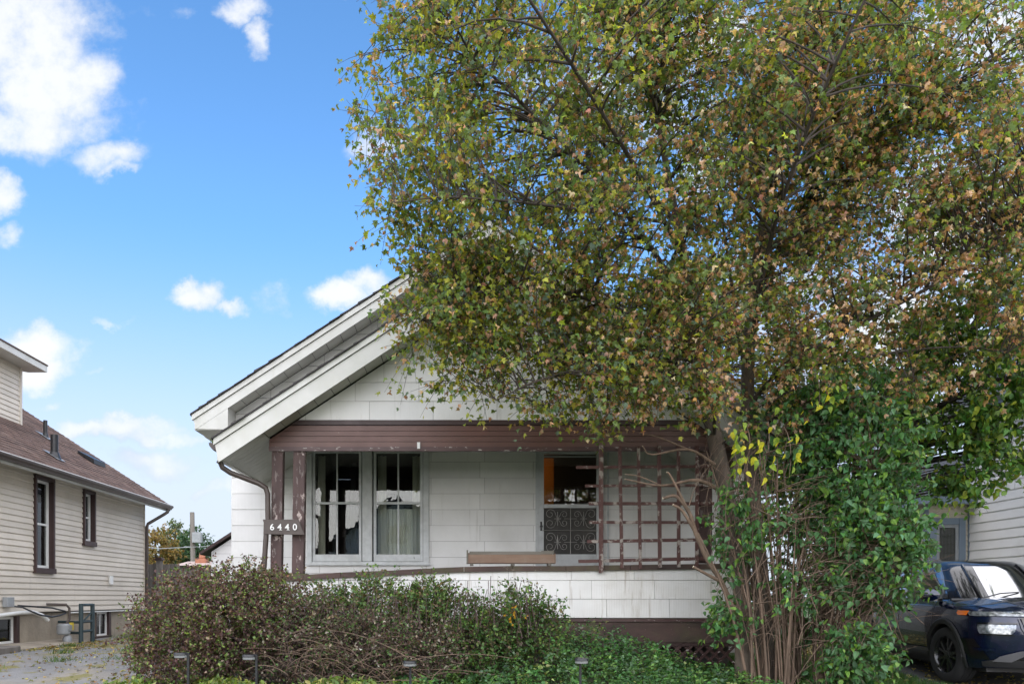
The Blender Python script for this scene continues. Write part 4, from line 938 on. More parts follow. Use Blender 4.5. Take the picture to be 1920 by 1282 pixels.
def shell(i, v, off=0.0, side=-1):
    """i: index along the plan outline (float), v: 0 sill .. 1 belt line; side -1 is the car's right"""
    i0 = int(min(max(i, 0), NO-1.001)); f = i-i0
    p = OUT[i0]*(1-f)+OUT[i0+1]*f; n = NRM[i0]*(1-f)+NRM[i0+1]*f
    zb, zt_ = pl_(p[0], ZBOT), pl_(p[0], ZTOP); d = pl_(v, INS)+off
    if p[0] > 2.0: d += -.10*max(0, v-.72)*(p[0]-2.0)/.3
    return Vector((p[0]+n[0]*d, side*(p[1]+n[1]*d), zb+v*(zt_-zb)))
def vz(i, z):
    i0 = int(min(max(i, 0), NO-1)); x = OUT[i0][0]; zb, zt_ = pl_(x, ZBOT), pl_(x, ZTOP); return (z-zb)/(zt_-zb)
def idx_x(x): return float(np.interp(-x, -OUT[:, 0], np.arange(NO)))
WM = world_of(car)
def carpart(mb, name, mat, parent=None, smooth=True, bevel=0):
    mb.v = [tuple(WM @ Vector(p)) for p in mb.v]; return mb.build(name, mat, parent or car, smooth, bevel)
WC = [(1.35, .36), (-1.35, .36)]; WR = .415
mb = MB(); VS = list(np.linspace(0, 1, 19))
for side in (-1, 1):
    P = [[shell(i, v, 0, side) for v in VS] for i in range(NO)]; o = len(mb.v)
    for r_ in P: mb.v += [tuple(q) for q in r_]
    for i in range(NO-1):
        for k in range(len(VS)-1):
            c = (P[i][k]+P[i+1][k+1])/2
            if abs(c.y) > .55 and any((c.x-a)**2+(c.z-b)**2 < WR**2 for a, b in WC): continue
            n = len(VS); q = (o+i*n+k, o+(i+1)*n+k, o+(i+1)*n+k+1, o+i*n+k+1); mb.f.append(q)
TOPI = [shell(i, 1) for i in range(NO)]
rows = []
for i in range(NO):
    a = TOPI[i]; rows.append([(a.x, a.y*t, a.z+.055*(1-t*t)*min(1, (2.35-a.x)*2.2)+(.012 if abs(abs(t)-.62) < .07 and .9 < a.x < 2.2 else 0)) for t in np.linspace(1, -1, 21)])
mb.grid(rows)
body = carpart(mb, 'body', PAINT)
m_ = MB(); m_.box(-2.0, 2.0, -.72, .72, .2, .8); carpart(m_, 'underbody', CARBLACK, None, False)
for (a, b) in WC:                                     # wheel wells
    m_ = MB(); rows = []
    for yy in (-.90, -.5, .5, .90): rows.append([(a+.43*math.cos(t), yy, b+.43*math.sin(t)) for t in np.linspace(0, math.pi, 20)])
    m_.grid(rows); carpart(m_, 'wheel_well', CARBLACK)
# greenhouse
GV = [0, .15, .35, .55, .75, .9, 1.0]
def gh(a, v, off=0.0):
    """a in radians round the plan: 0 front, pi/2 the right side"""
    xf = 1.30+(.42-1.30)*v**.95; xr = -2.18+(-1.78+2.18)*v; hw = .80+(.585-.80)*v; z = 1.03+(1.60-1.03)*v
    if v > .9: hw -= (v-.9)*.35; xf -= (v-.9)*.9
    cx_, lx_ = (xf+xr)/2, (xf-xr)/2; n = 5.2
    ca, sa = math.cos(a), math.sin(a); r_ = (abs(ca)**n+abs(sa)**n)**(-1/n)
    bow = .10*(1-min(1, abs(sa*r_))**2) if ca > 0 else 0
    return Vector((cx_+(lx_+off)*ca*r_+bow*(ca*r_ > .9), -(hw+off)*sa*r_, z))
AG = np.linspace(0, 2*math.pi, 97)
m_ = MB(); m_.grid([[gh(a, v) for a in AG] for v in GV])
top = [gh(a, 1) for a in AG]; cen = Vector((-.72, 0, 0)); rows = [top]
for s_ in (.8, .5, .2): rows.append([Vector((cen.x+(p.x-cen.x)*s_, p.y*s_, 1.60+.075*(1-s_*s_))) for p in top])
m_.grid(rows); carpart(m_, 'roof', GLOSSBLACK)
def patch(a0, a1, v0, v1, off, name, mat, na=14, nv=8, skew=None):
    m_ = MB(); rows = []
    for k in range(nv+1):
        v = v0+(v1-v0)*k/nv; s0, s1 = (a0, a1) if skew is None else (a0+skew[0]*(k/nv), a1+skew[1]*(k/nv)); rows.append([gh(s0+(s1-s0)*j/na, v, off) for j in range(na+1)])
    m_.grid(rows); return carpart(m_, name, mat)
aw = math.atan2(.80*.93, 1.74)
patch(-.405, .405, .03, .93, .008, 'windshield', CARGLASS, 24, 10, (.055, -.055))
for sgn in (1, -1):
    def sidew(x0, x1, x2, x3):
        m_ = MB(); rows = []
        for v in np.linspace(.10, .86, 7):
            t = (v-.1)/.76; xa, xb = x0+(x3-x0)*t, x1+(x2-x1)*t; row = []
            for q in np.linspace(xa, xb, 10):
                best = min((gh(a, v, .006) for a in np.linspace(.25, math.pi-.25, 160)), key=lambda p: abs(p.x-q)); row.append(Vector((q, best.y*sgn, best.z)))
            rows.append(row)
        m_.grid(rows); return m_
    carpart(sidew(.98, .02, .02, .42), 'side_window', CARGLASS); carpart(sidew(-.06, -.98, -.95, -.06), 'side_window', CARGLASS); carpart(sidew(-1.05, -1.75, -1.55, -1.02), 'side_window', CARGLASS)
    m_ = MB(); m_.tube([gh(math.pi/2*.32*sgn, v, .010) for v in (.02, .3, .6, .9)], .018, 6); carpart(m_, 'pillar_trim', GLOSSBLACK)
    # mirror
    m_ = MB(); rows = []
    for k, (xx, s_) in enumerate(((1.0,.1),(1.03,.8),(1.0+.10,1.0),(1.17,.85),(1.21,.1))): rows.append([(xx, -sgn*(.98+.125*s_*math.cos(t)), 1.13+.085*s_*math.sin(t)) for t in np.linspace(0, 2*math.pi, 17)[:-1]])
    m_.grid(rows, True); mir = carpart(m_, 'mirror', PAINT)
    m_ = MB(); m_.box(1.02, 1.12, -sgn*.82, -sgn*.93, 1.05, 1.09); carpart(m_, 'mirror_arm', GLOSSBLACK, mir, False)
    # door seams, sill cladding, handles, arch lips
    for x in (1.02, -.03, -1.05):
        m_ = MB(); i = idx_x(x); rows = [[shell(i-.12, v, .0025, -sgn), shell(i+.12, v, .0025, -sgn)] for v in np.linspace(.08, .97, 16)]; m_.grid(rows); carpart(m_, 'door_seam', BLACK, body)
    m_ = MB(); i0, i1 = idx_x(.93), idx_x(-.93); m_.grid([[shell(i0+(i1-i0)*k/20, v, o_, -sgn) for k in range(21)] for v, o_ in ((0,.006),(.06,.018),(.16,.018),(.19,.004))]); carpart(m_, 'sill_cladding', CARBLACK)
    m_ = MB(); m_.grid([[shell(i0+(i1-i0)*k/20, v, .022, -sgn) for k in range(21)] for v in (.165, .225)]); carpart(m_, 'sill_trim', GREYTRIM)
    for x in (.22, -.80):
        m_ = MB(); i = idx_x(x); q = shell(i, .82, .02, -sgn); m_.box(q.x-.10, q.x+.10, q.y-.012, q.y+.012, q.z-.016, q.z+.016); carpart(m_, 'door_handle', PAINT, None, True, .006)
    for (a, b) in WC:
        m_ = MB(); rows = []
        for rr_, of in ((.395,-.03),(.40,.012),(.455,.022),(.475,.006)):
            row = []
            for t in np.linspace(-.28, math.pi+.28, 36):
                x, z = a+rr_*math.cos(t), b+rr_*math.sin(t); i = idx_x(x); row.append(shell(i, min(max(vz(i, z), -.02), 1), of, -sgn) if z > .22 else Vector((x, shell(i, .02, of, -sgn).y, z)))
            rows.append(row)
        m_.grid(rows); carpart(m_, 'arch_cladding', CARBLACK)
# wheels
for (a, b) in WC:
    for sgn in (-1, 1):
        st_ = R(7) if a > 0 else 0; Wm = Matrix.Translation((a, sgn*.79, b)) @ Matrix.Rotation(st_, 4, 'Z')
        def wpart(mb, name, mat, parent): mb.v = [tuple(Wm @ Vector(p)) for p in mb.v]; return carpart(mb, name, mat, parent)
        m_ = MB(); prof = [(.235,-.11),(.27,-.118),(.32,-.118),(.347,-.105),(.358,-.085)]
        for yy in (-.055, -.02, .02, .055): prof += [(.36, yy-.013), (.36, yy+.010), (.352, yy+.012), (.352, yy+.016)]
        prof += [(.358,.085),(.347,.105),(.32,.118),(.27,.118),(.235,.11)]
        m_.lathe(prof, (0,0,0), 48, 'y'); wheel = wpart(m_, 'wheel', TYRE, car)
        m_ = MB(); m_.lathe([(.238,-.112*1),(.228,-.10),(.215,-.02),(.215,.09),(.238,.112)], (0,0,0), 36, 'y'); wpart(m_, 'rim', RIM, wheel)
        m_ = MB(); ys = sgn*.085
        for k in range(5):
            for dt in (-.16, .16):
                t = 2*math.pi*k/5+dt*.9; t2 = 2*math.pi*k/5+dt*1.5; c0, s0, c1, s1 = math.cos(t)*.05, math.sin(t)*.05, math.cos(t2)*.222, math.sin(t2)*.222
                px2, pz2 = -math.sin(t2)*.016, math.cos(t2)*.016
                m_.prism([(c0+px2,s0+pz2),(c1+px2,s1+pz2),(c1-px2,s1-pz2),(c0-px2,s0-pz2)], lambda p: (p[0], ys, p[1]), lambda p: (p[0], ys-sgn*.04, p[1]))
        m_.lathe([(0,sgn*.09),(.04,sgn*.09),(.062,sgn*.07),(.062,sgn*.03)], (0,0,0), 16, 'y'); wpart(m_, 'spokes', RIM, wheel)
        m_ = MB(); m_.lathe([(0,sgn*.0),(.214,sgn*.0)], (0,0,0), 24, 'y'); wpart(m_, 'brake_disc', CARBLACK, wheel)
# nose: split lamps, grille, skid trim
def nose(poly_rows, name, mat, off, par=None, n=12, side=-1):
    """poly_rows: list of (z, y0, y1) giving the left/right limit at each height on the nose"""
    m_ = MB(); rows = []
    for (z, ya, yb) in poly_rows:
        row = []
        for k in range(n+1):
            y = ya+(yb-ya)*k/n; i = float(np.interp(abs(y), OUT[:75, 1], np.arange(75))) if abs(y) <= OUT[74, 1] else 74
            row.append(shell(i, vz(i, z), off, side))
        rows.append(row)
    m_.grid(rows); return carpart(m_, name, mat, par)
for side in (-1, 1):
    nose([(.875,.40,.862),(.895,.41,.868),(.915,.42,.872),(.928,.43,.872)], 'upper_headlight', LAMPG, .012, None, 14, side)
    nose([(.88,.874,.897),(.905,.872,.901),(.935,.868,.900)], 'turn_signal', AMBER, .016, None, 6, side)
    hl = nose([(.665,.56,.80),(.70,.53,.81),(.74,.52,.815),(.775,.52,.81)], 'headlight', LAMPG, .018, None, 10, side)
    nose([(.645,.54,.825),(.66,.54,.828)], 'headlight_bezel', GLOSSBLACK, .022, hl, 10, side); nose([(.782,.50,.825),(.80,.50,.82)], 'headlight_bezel', GLOSSBLACK, .022, hl, 10, side)
    nose([(.36,.74,.86),(.45,.78,.885),(.60,.835,.895)], 'air_curtain', GLOSSBLACK, .010, None, 8, side)
    nose([(.46,.70,.80),(.475,.70,.83),(.49,.70,.85)], 'bumper_crease', PAINT, .03, None, 8, side)
    nose([(.27,.0,.80),(.33,.0,.80),(.36,.0,.70)], 'lower_bumper', CARBLACK, .02, None, 16, side)
    nose([(.335,.56,.72),(.40,.46,.66),(.455,.38,.52),(.47,.0,.47)], 'skid_trim', GREYTRIM, .035, None, 10, side)
    nose([(.365,.0,.56),(.44,.0,.44),(.46,.0,.38)], 'lower_grille', GLOSSBLACK, .03, None, 10, side)
    nose([(.50,.0,.32),(.62,.0,.38),(.74,.0,.44),(.86,.0,.47)], 'grille', GLOSSBLACK, .02, None, 14, side)
    for k, z in enumerate((.62, .68, .74, .80, .845)): nose([(z, .12, .33+.09*k/4), (z+.010, .12, .332+.09*k/4)], 'grille_bar', CHROME, .03, None, 8, side)
    nose([(.50,.35,.36),(.62,.41,.42),(.74,.465,.475),(.86,.485,.495)], 'grille_surround', GREYTRIM, .024, None, 3, side)
m_ = MB(); m_.tube([shell(idx_x(1.28), .99, -.02, s_) + Vector((.02, 0, .03)) for s_ in (-1, 1)], .02, 6); carpart(m_, 'cowl', CARBLACK)
for s_ in (-.45, .1):
    m_ = MB(); m_.tube([(1.36, s_, 1.09), (1.27, s_+.25, 1.15), (1.20, s_+.5, 1.165)], .009, 5); carpart(m_, 'wiper', BLACK)

# ------------------------------------------------------------------ the maple in front of the porch
LEAF = leaf_mat('maple_leaf_blade', None, .55, .5)
LEAF2 = leaf_mat('shrub_leaf_blade', None, .36, .42)
def limb_px(pts):
    """pixel x, y, depth, radius -> polyline"""
    return [(Vector(pp(x, y, Y)), r_) for x, y, Y, r_ in pts]
def smooth_line(pts, n=6):
    P = catmull([tuple(p)+(r_,) for p, r_ in pts], n); return [(Vector(q[:3]), float(q[3])) for q in P]
maple_t = thing('maple_tree', 'big maple with green and dried brown leaves hiding the right half of the bungalow', 'tree', (3.6, 9.6, .03))
LIMBS = [
 [(1397,1290,9.55,.125),(1394,1180,9.55,.108),(1386,1063,9.58,.105),(1362,930,9.6,.10),(1336,800,9.6,.095),(1313,690,9.6,.085),(1297,560,9.55,.062),(1270,420,9.4,.045),(1238,250,9.2,.033),(1205,60,9.0,.024),(1180,-120,8.8,.02)],
 [(1440,1290,9.75,.12),(1428,1100,9.75,.10),(1410,900,9.78,.09),(1402,720,9.8,.08),(1412,560,9.8,.07),(1440,378,9.75,.055),(1490,247,9.6,.045),(1560,120,9.5,.038),(1640,-20,9.4,.03),(1720,-180,9.3,.02)],
 [(1412,560,9.8,.055),(1480,440,9.9,.05),(1530,310,9.95,.042),(1545,180,9.9,.034),(1530,40,9.9,.024),(1520,-120,9.9,.015)],
 [(1405,760,9.8,.05),(1470,690,9.5,.042),(1590,620,9.1,.035),(1740,540,8.8,.028),(1900,440,8.6,.02),(2020,360,8.5,.012)],
 [(1300,600,9.57,.05),(1225,470,9.3,.04),(1125,342,9.0,.035),(1018,233,8.7,.028),(920,140,8.5,.02),(820,60,8.4,.012)],
 [(1313,690,9.6,.045),(1220,610,9.2,.036),(1100,560,8.8,.03),(970,540,8.5,.022),(850,560,8.4,.014),(790,600,8.4,.008)],
 [(1326,745,9.6,.04),(1250,700,9.1,.03),(1140,690,8.7,.024),(1020,710,8.5,.016),(930,750,8.4,.008)],
 [(1290,500,9.5,.045),(1200,330,8.6,.036),(1090,150,7.7,.028),(980,-20,7.0,.02),(900,-150,6.7,.012)],
 [(1410,640,9.8,.045),(1440,470,8.9,.036),(1500,280,7.9,.028),(1580,90,7.1,.02),(1660,-80,6.7,.012)],
 [(1440,378,9.75,.04),(1560,300,9.6,.034),(1700,220,9.4,.026),(1840,120,9.2,.018),(1960,30,9.1,.01)],
 [(1270,420,9.4,.04),(1160,300,9.6,.032),(1040,180,9.8,.025),(930,60,9.9,.018),(850,-60,9.9,.01)],
 [(1402,720,9.8,.04),(1380,600,10.2,.034),(1360,450,10.7,.026),(1330,300,11.2,.018),(1310,150,11.6,.01)],
 [(1470,690,9.5,.03),(1560,680,9.2,.024),(1680,660,9.0,.018),(1800,650,8.9,.012),(1890,660,8.8,.008)],
 [(1270,420,9.4,.03),(1130,400,8.6,.024),(980,380,8.0,.018),(840,370,7.7,.012),(740,380,7.6,.007)],
]
limb_lines = [smooth_line(limb_px(l)) for l in LIMBS]
mb = MB()
for ln in limb_lines[:2]: mb.tube([p for p, _ in ln], [r_ for _, r_ in ln], 12)
mb.build('trunk', BARK, maple_t, True)
for ln in limb_lines[2:]: MB().tube([p for p, _ in ln], [r_*.72 for _, r_ in ln], 8).build('limb', BARK_DARK, maple_t, True)
LP = np.array([tuple(p) for ln in limb_lines for p, _ in ln]); LR = np.array([r_ for ln in limb_lines for _, r_ in ln])
ok = LP[:, 2] > 2.9; LP, LR = LP[ok], LR[ok]
ELLS = [((2.85,9.1,7.3),(4.35,2.3,4.3)), ((1.05,8.7,5.0),(1.75,1.1,1.75)), ((2.4,8.8,4.35),(1.75,1.0,1.25)), ((6.1,9.3,6.9),(2.9,2.2,3.1)), ((4.9,9.0,4.3),(2.2,1.0,1.2)), ((-.1,8.2,7.0),(1.15,1.2,2.3)), ((1.9,8.7,3.7),(1.25,.7,.66)), ((.1,8.6,4.35),(.85,.65,.9)), ((4.4,9.6,7.0),(1.6,1.5,1.4)), ((3.0,9.0,7.6),(1.7,1.2,1.5)), ((5.6,9.0,6.5),(1.3,1.0,1.2))]
def roof_clear(p):
    """keep twigs off the bungalow"""
    under = 4.05+SL*(np.where(p[:, 0] < HC, p[:, 0]+4.4, 2*HC+4.4-p[:, 0]))+.3
    return (p[:, 1] < 10.2) | (p[:, 2] > under+.2)
A = sample_ells(ELLS, 1640, 0.12, (1.08, .15, .095, .30, .075, .15, .05, .10, .15, .13, .10))
A = A[(A[:, 2] < 9.9) & (A[:, 2] > 2.85) & roof_clear(A)]
def carve(p):
    """leave the uneven gaps the real crown has"""
    q = p*np.array([.9, .9, 1.1]); f = np.sin(q[:, 0]*2.1+1.3*np.sin(q[:, 2]*1.3))*np.sin(q[:, 2]*2.3+q[:, 1])+.5*np.sin(q[:, 0]*4.7+q[:, 1]*3.1)*np.sin(q[:, 2]*4.1)
    return f
A = A[carve(A) > -.95]
D = np.linalg.norm(A[:, None]-LP[None], axis=2)+np.maximum(0, LP[None, :, 2]-A[:, None, 2]+.1)*1.6
near = D.argmin(1); B0 = LP[near]; L_ = np.linalg.norm(A-B0, axis=1)
keep = L_ < 3.2; A, B0, L_, near = A[keep], B0[keep], L_[keep], near[keep]
B1 = (B0+A)/2+np.stack([RNG.normal(0, .08, len(A))*L_, RNG.normal(0, .08, len(A))*L_, .16*L_], 1)
br = np.minimum(.006+.011*L_, LR[near]*.6)
V, Q = tubes(B0, B1, A, br, np.full(len(A), .003), 6, 5)
tag(npmesh('branch', V, Q, BARK_DARK, maple_t, smooth=True), kind='stuff')
# twigs
TW = 8; n = len(A); t = RNG.uniform(.45, 1.0, (n, TW)); T0 = (1-t)[..., None]**2*B0[:, None]+2*(t*(1-t))[..., None]*B1[:, None]+(t**2)[..., None]*A[:, None]
T0 = T0.reshape(-1, 3); od = norm(A-B0).repeat(TW, 0); td = norm(od*.55+rvec(len(T0), .55)+np.array([0, 0, -.05])); tl = RNG.uniform(.22, .58, len(T0))
T2 = T0+td*tl[:, None]+np.array([0, 0, -.06]); T1 = (T0+T2)/2+np.array([0, 0, .05])
okk = roof_clear(T2); T0, T1, T2, tl = T0[okk], T1[okk], T2[okk], tl[okk]
V, Q = tubes(T0, T1, T2, np.full(len(T0), .0042), np.full(len(T0), .0016), 4, 3)
tag(npmesh('twig', V, Q, BARK_DARK, maple_t), kind='stuff')
NL = 8; m_ = len(T0); t = RNG.uniform(.25, 1.02, (m_, NL)); LPn = ((1-t)[..., None]**2*T0[:, None]+2*(t*(1-t))[..., None]*T1[:, None]+(t**2)[..., None]*T2[:, None]).reshape(-1, 3)
N = len(LPn); pet = norm(rvec(N)+np.array([0, 0, -.2])); pos = LPn+pet*RNG.uniform(.03, .09, (N, 1))
size = RNG.uniform(.040, .098, N)
lowright = np.clip((pos[:, 0]-.6)/3.2, 0, 1)*np.clip((9.5-pos[:, 2])/5, .35, 1)
clump = .5+.5*np.sin(pos[:, 0]*3.1+pos[:, 2]*2.2)*np.sin(pos[:, 1]*2.7-pos[:, 2]*3.4+1)
pb = np.clip(.20+.36*lowright*(.35+1.1*clump), 0, .72)
r_ = RNG.random(N); kind = np.where(r_ < pb*.42, 3, np.where(r_ < pb, 2, np.where(RNG.random(N) < .42-.25*np.clip((pos[:, 0]-.5)/3, 0, 1), 1, 0)))     # 0 green 1 olive 2 brown 3 tan
BASE = np.array([(.145,.205,.06), (.32,.33,.055), (.35,.20,.115), (.58,.40,.29)])
tint = BASE[kind]*RNG.lognormal(0, .28, (N, 1))*(1+RNG.normal(0, .07, (N, 3)))
dull = (kind == 0) & (RNG.random(N) < .25); tint[dull] = np.array([.15,.22,.16])*RNG.lognormal(0, .2, (dull.sum(), 1))
tint = np.clip(tint, .005, .75)
d = norm(pet*.8+rvec(N, .45)+np.array([0, 0, -.55])); nn = norm(rvec(N, .55)+np.array([0, -.25, .75])); rot = frames(d, nn)
tm = np.where(kind >= 2, RNG.integers(2, 4, N), RNG.integers(0, 3, N)); size = np.where(kind >= 2, size*.95, size)
SHOW = pick_visible(pos, size, rot, 300); rest = np.ones(N, bool); rest[SHOW] = False
parts = []
for k in range(4):
    s_ = rest & (tm == k); parts.append(leaf_arrays(pos[s_], rot[s_], size[s_], tint[s_], MAPLES[k]))
V, T_, TI = join(parts); tag(npmesh('crown', V, T_, LEAF, maple_t, TI), kind='stuff')
LM = [leaf_mat('maple_leaf_'+nm, tuple(BASE[k])) for k, nm in enumerate(('green', 'olive', 'brown', 'tan'))]
ML = [[tmesh('leaf', MAPLES[k], LM[c]) for c in range(4)] for k in range(4)]
leaf_objects('leaf', maple_t, pos, rot, size, SHOW, lambda i: ML[tm[i]][kind[i]])
print('maple leaves', N, 'twigs', m_)

# ------------------------------------------------------------------ generic broadleaf crowns and shrubs
def crown(root, ells, n_br, twigs, per, lsize, base, mats, trunk_pts, tmpls, name='crown', shell=.4, droop=.4, spread=.32, bark=BARK_DARK, show=0, wts=None, filt=None, leafm=LEAF2, tlen=(.15,.4)):
    A = sample_ells(ells, n_br, shell, wts)
    if filt is not None: A = A[filt(A)]
    tp = np.array(trunk_pts); Dd = np.linalg.norm(A[:, None]-tp[None], axis=2)+np.maximum(0, tp[None, :, 2]-A[:, None, 2])*1.5; B0 = tp[Dd.argmin(1)]; L_ = np.linalg.norm(A-B0, axis=1)
    B1 = (B0+A)/2+rvec(len(A), .06)*L_[:, None]+np.array([0, 0, .12])*L_[:, None]
    V1, Q1 = tubes(B0, B1, A, .004+.008*np.minimum(L_, 2), np.full(len(A), .003), 5, 4)
    T0 = np.repeat(A, twigs, 0)-norm(np.repeat(A-B0, twigs, 0))*RNG.uniform(0, .5, (len(A)*twigs, 1))*np.minimum(np.repeat(L_, twigs), 1)[:, None]
    td = norm(rvec(len(T0), .7)+np.repeat(norm(A-B0), twigs, 0)*.6); T2 = T0+td*RNG.uniform(*tlen, (len(T0), 1)); T1 = (T0+T2)/2+np.array([0, 0, .03])
    V2, Q2 = tubes(T0, T1, T2, np.full(len(T0), .003), np.full(len(T0), .0015), 3, 3)
    V, Q = joinq([(V1, Q1), (V2, Q2)]); tag(npmesh('branch', V, Q, bark, root), kind='stuff')
    t = RNG.uniform(.2, 1.05, (len(T0), per))[..., None]; P = (T0[:, None]*(1-t)+T2[:, None]*t).reshape(-1, 3)+rvec(len(T0)*per, .02)
    N = len(P); sz = RNG.uniform(*lsize, N); k = RNG.choice(len(base), N, p=[b[3] for b in base]); col = np.array([b[:3] for b in base])[k]*RNG.lognormal(0, .25, (N, 1))*(1+RNG.normal(0, .06, (N, 3)))
    d = norm(rvec(N, .6)+np.array([0, 0, -droop])); nn = norm(rvec(N, .5)+np.array([0, -.35, .7])); rot = frames(d, nn); tm = RNG.integers(0, len(tmpls), N)
    rest = np.ones(N, bool); idx = []
    if show: idx = pick_visible(P, sz, rot, show); rest[idx] = False
    parts = [leaf_arrays(P[rest & (tm == q)], rot[rest & (tm == q)], sz[rest & (tm == q)], np.clip(col[rest & (tm == q)], .004, .6), tmpls[q]) for q in range(len(tmpls))]
    V, T_, TI = join(parts); o = tag(npmesh(name, V, T_, leafm, root, TI), kind='stuff')
    if show:
        LMs = [leaf_mat(root.name+'_leaf_%d' % q, b[:3], .28, .42) for q, b in enumerate(base)]; MM = [[tmesh('leaf', tmpls[a], LMs[q]) for q in range(len(base))] for a in range(len(tmpls))]
        leaf_objects('leaf', root, P, rot, sz, idx, lambda i: MM[tm[i]][k[i]])
    return N

# tall multi-stemmed bush beside the maple trunk
bush = thing('lilac_bush', 'tall multi stemmed leafy bush beside the maple trunk and parked car', 'bush', (4.1, 9.4, .03))
stems = []
for k in range(92):
    x = random.uniform(1400, 1590); Y = random.uniform(9.0, 10.2); b = Vector(pp(x, 1119, Y)); b.z = gz(b.x, Y)-.03
    lean = (x-1480)/100+random.uniform(-.55, .55); h = random.uniform(1.6, 3.2)
    tip = b+Vector((lean*random.uniform(.35, .8), random.uniform(-.25, .35), h)); mid = b+Vector((lean*.12+random.uniform(-.08, .08), random.uniform(-.08, .08), h*.55))
    stems.append((b, mid, tip, random.choice((.007,.009,.011,.013,.016,.020,.026))))
P0 = np.array([tuple(s_[0]) for s_ in stems]); P1 = np.array([tuple(s_[1]) for s_ in stems]); P2 = np.array([tuple(s_[2]) for s_ in stems]); rr = np.array([s_[3] for s_ in stems])
for k in range(len(stems)):
    V, Q = tubes(P0[k:k+1], P1[k:k+1], P2[k:k+1], rr[k:k+1], rr[k:k+1]*.35, 9, 7); npmesh('stem', V, Q, TWIG2, bush, smooth=True)
# the cut-back old stem that leans left over the porch rail
for pts in ([(1383,1215,9.3,.035),(1376,1150,9.25,.034),(1352,1090,9.2,.033),(1325,1045,9.2,.03),(1305,1000,9.2,.028),(1292,960,9.2,.024),(1268,930,9.2,.022),(1243,934,9.2,.017)],
            [(1305,1000,9.2,.02),(1280,958,9.15,.018),(1262,946,9.15,.015)], [(1292,960,9.2,.018),(1258,893,9.15,.013),(1250,885,9.15,.011)],
            [(1352,1090,9.2,.022),(1318,1072,9.1,.018),(1300,1062,9.1,.015)],
            [(1366,930,9.45,.03),(1310,900,9.3,.022),(1240,910,9.2,.012),(1172,898,9.15,.009)], [(1240,910,9.2,.009),(1200,893,9.15,.008),(1173,889,9.15,.007)],
            [(1340,870,9.45,.022),(1290,842,9.3,.016),(1222,852,9.2,.010),(1205,836,9.2,.006)], [(1290,842,9.3,.012),(1236,820,9.2,.008),(1200,812,9.2,.005)]):
    ln = smooth_line(limb_px(pts), 4); st_ = MB().tube([p for p, _ in ln], [r_ for _, r_ in ln], 8).build('stem', TWIG2, bush, True)
    e_ = ln[-1][0]; dd = (ln[-1][0]-ln[-2][0]).normalized(); MB().tube([e_, e_+dd*.004], ln[-1][1]*1.0, 8).build('cut_end', CUT, st_)
# arching bare twigs
n = 400; c = sample_ells([((3.75,9.15,1.7),(.55,.4,1.1)), ((4.75,9.05,1.35),(.75,.4,.75)), ((3.3,9.15,2.4),(.5,.35,.8)), ((4.2,9.1,.8),(.7,.4,.7))], n, 0)
dr = norm(rvec(len(c), .5)+np.array([.2, 0, .9])*np.sign(RNG.normal(.8, 1, (len(c), 1)))); ln_ = RNG.uniform(.3, .95, (len(c), 1))
a0 = c-dr*ln_*.5; a2 = c+dr*ln_*.5+np.array([RNG.normal(.08, .15), -.05, -.12]); a1 = c+rvec(len(c), .09)+np.array([0, 0, .08])
a0[:, 2] = np.maximum(a0[:, 2], .05); a2[:, 2] = np.maximum(a2[:, 2], .05)
V, Q = tubes(a0, a1, a2, RNG.uniform(.0025, .006, len(c)), np.full(len(c), .002), 6, 4); tag(npmesh('twig', V, Q, TWIG2, bush, smooth=True), kind='stuff')
n = 250; c = sample_ells([((4.85,9.05,1.45),(.6,.3,.5))], n, 0); dr = norm(rvec(n, .35)+np.array([.9, 0, .25])); ln_ = RNG.uniform(.3, .8, (n, 1))
V, Q = tubes(c-dr*ln_*.6, c+np.array([0, 0, .12]), c+dr*ln_*.5+np.array([0, -.08, -.1]), RNG.uniform(.0025, .005, n), np.full(n, .0018), 6, 4); tag(npmesh('twig', V, Q, TWIG2, bush, smooth=True), kind='stuff')
GREENS = [(.065,.16,.05,.45), (.085,.19,.085,.27), (.15,.27,.05,.2), (.055,.11,.045,.08)]
tp = np.concatenate([P1, P2, (P1+P2)/2])
crown(bush, [((4.88,9.35,2.95),(.80,.7,1.0)), ((5.0,9.1,1.75),(.55,.5,.8)), ((4.3,9.5,3.4),(.8,.6,.7)), ((3.3,9.15,1.9),(.3,.25,.6)), ((4.7,8.85,.45),(.4,.3,.34)), ((4.0,8.9,1.6),(.6,.25,.8)), ((3.25,9.2,.95),(.22,.2,.22)), ((4.5,10.5,1.7),(.8,.35,1.5))], 560, 6, 6, (.045,.10), GREENS, None, tp, OVATES, 'foliage', .35, .55, show=300, wts=(.40,.28,.12,.03,.085,.035,.02,.2), bark=TWIG2)
# the spray of yellowing leaves
ylf = [leaf_mat('yellow_leaf_bright', (.55,.52,.04), .45), leaf_mat('yellow_leaf_green', (.24,.34,.04), .45)]
YM = [[tmesh('leaf', OVATES[a], ylf[q]) for q in range(2)] for a in range(2)]
pts = []
for k in range(70):
    x, y = random.uniform(1368, 1500), random.gauss(848, 30)
    if random.random() < .2: x, y = random.gauss(1530, 30), random.gauss(735, 30)
    pts.append(pp(min(max(x, 1355), 1580), min(max(y, 690), 912), random.uniform(8.35, 8.65)))
pos_y = np.array(pts); rot_y = frames(norm(rvec(70, .4)+np.array([0, 0, -1])), norm(rvec(70, .7)+np.array([0, -.8, .4]))); sz_y = RNG.uniform(.06, .105, 70)
leaf_objects('yellow_leaf', bush, pos_y, rot_y, sz_y, range(70), lambda i: YM[i % 2][int(RNG.random() < .55)])
tw0 = np.array([pp(x, y, 8.9) for x, y in ((1400,800),(1440,790),(1470,800),(1520,690))]); tw2 = np.array([pp(x, y, 8.5) for x, y in ((1400,880),(1430,890),(1480,890),(1535,760))])
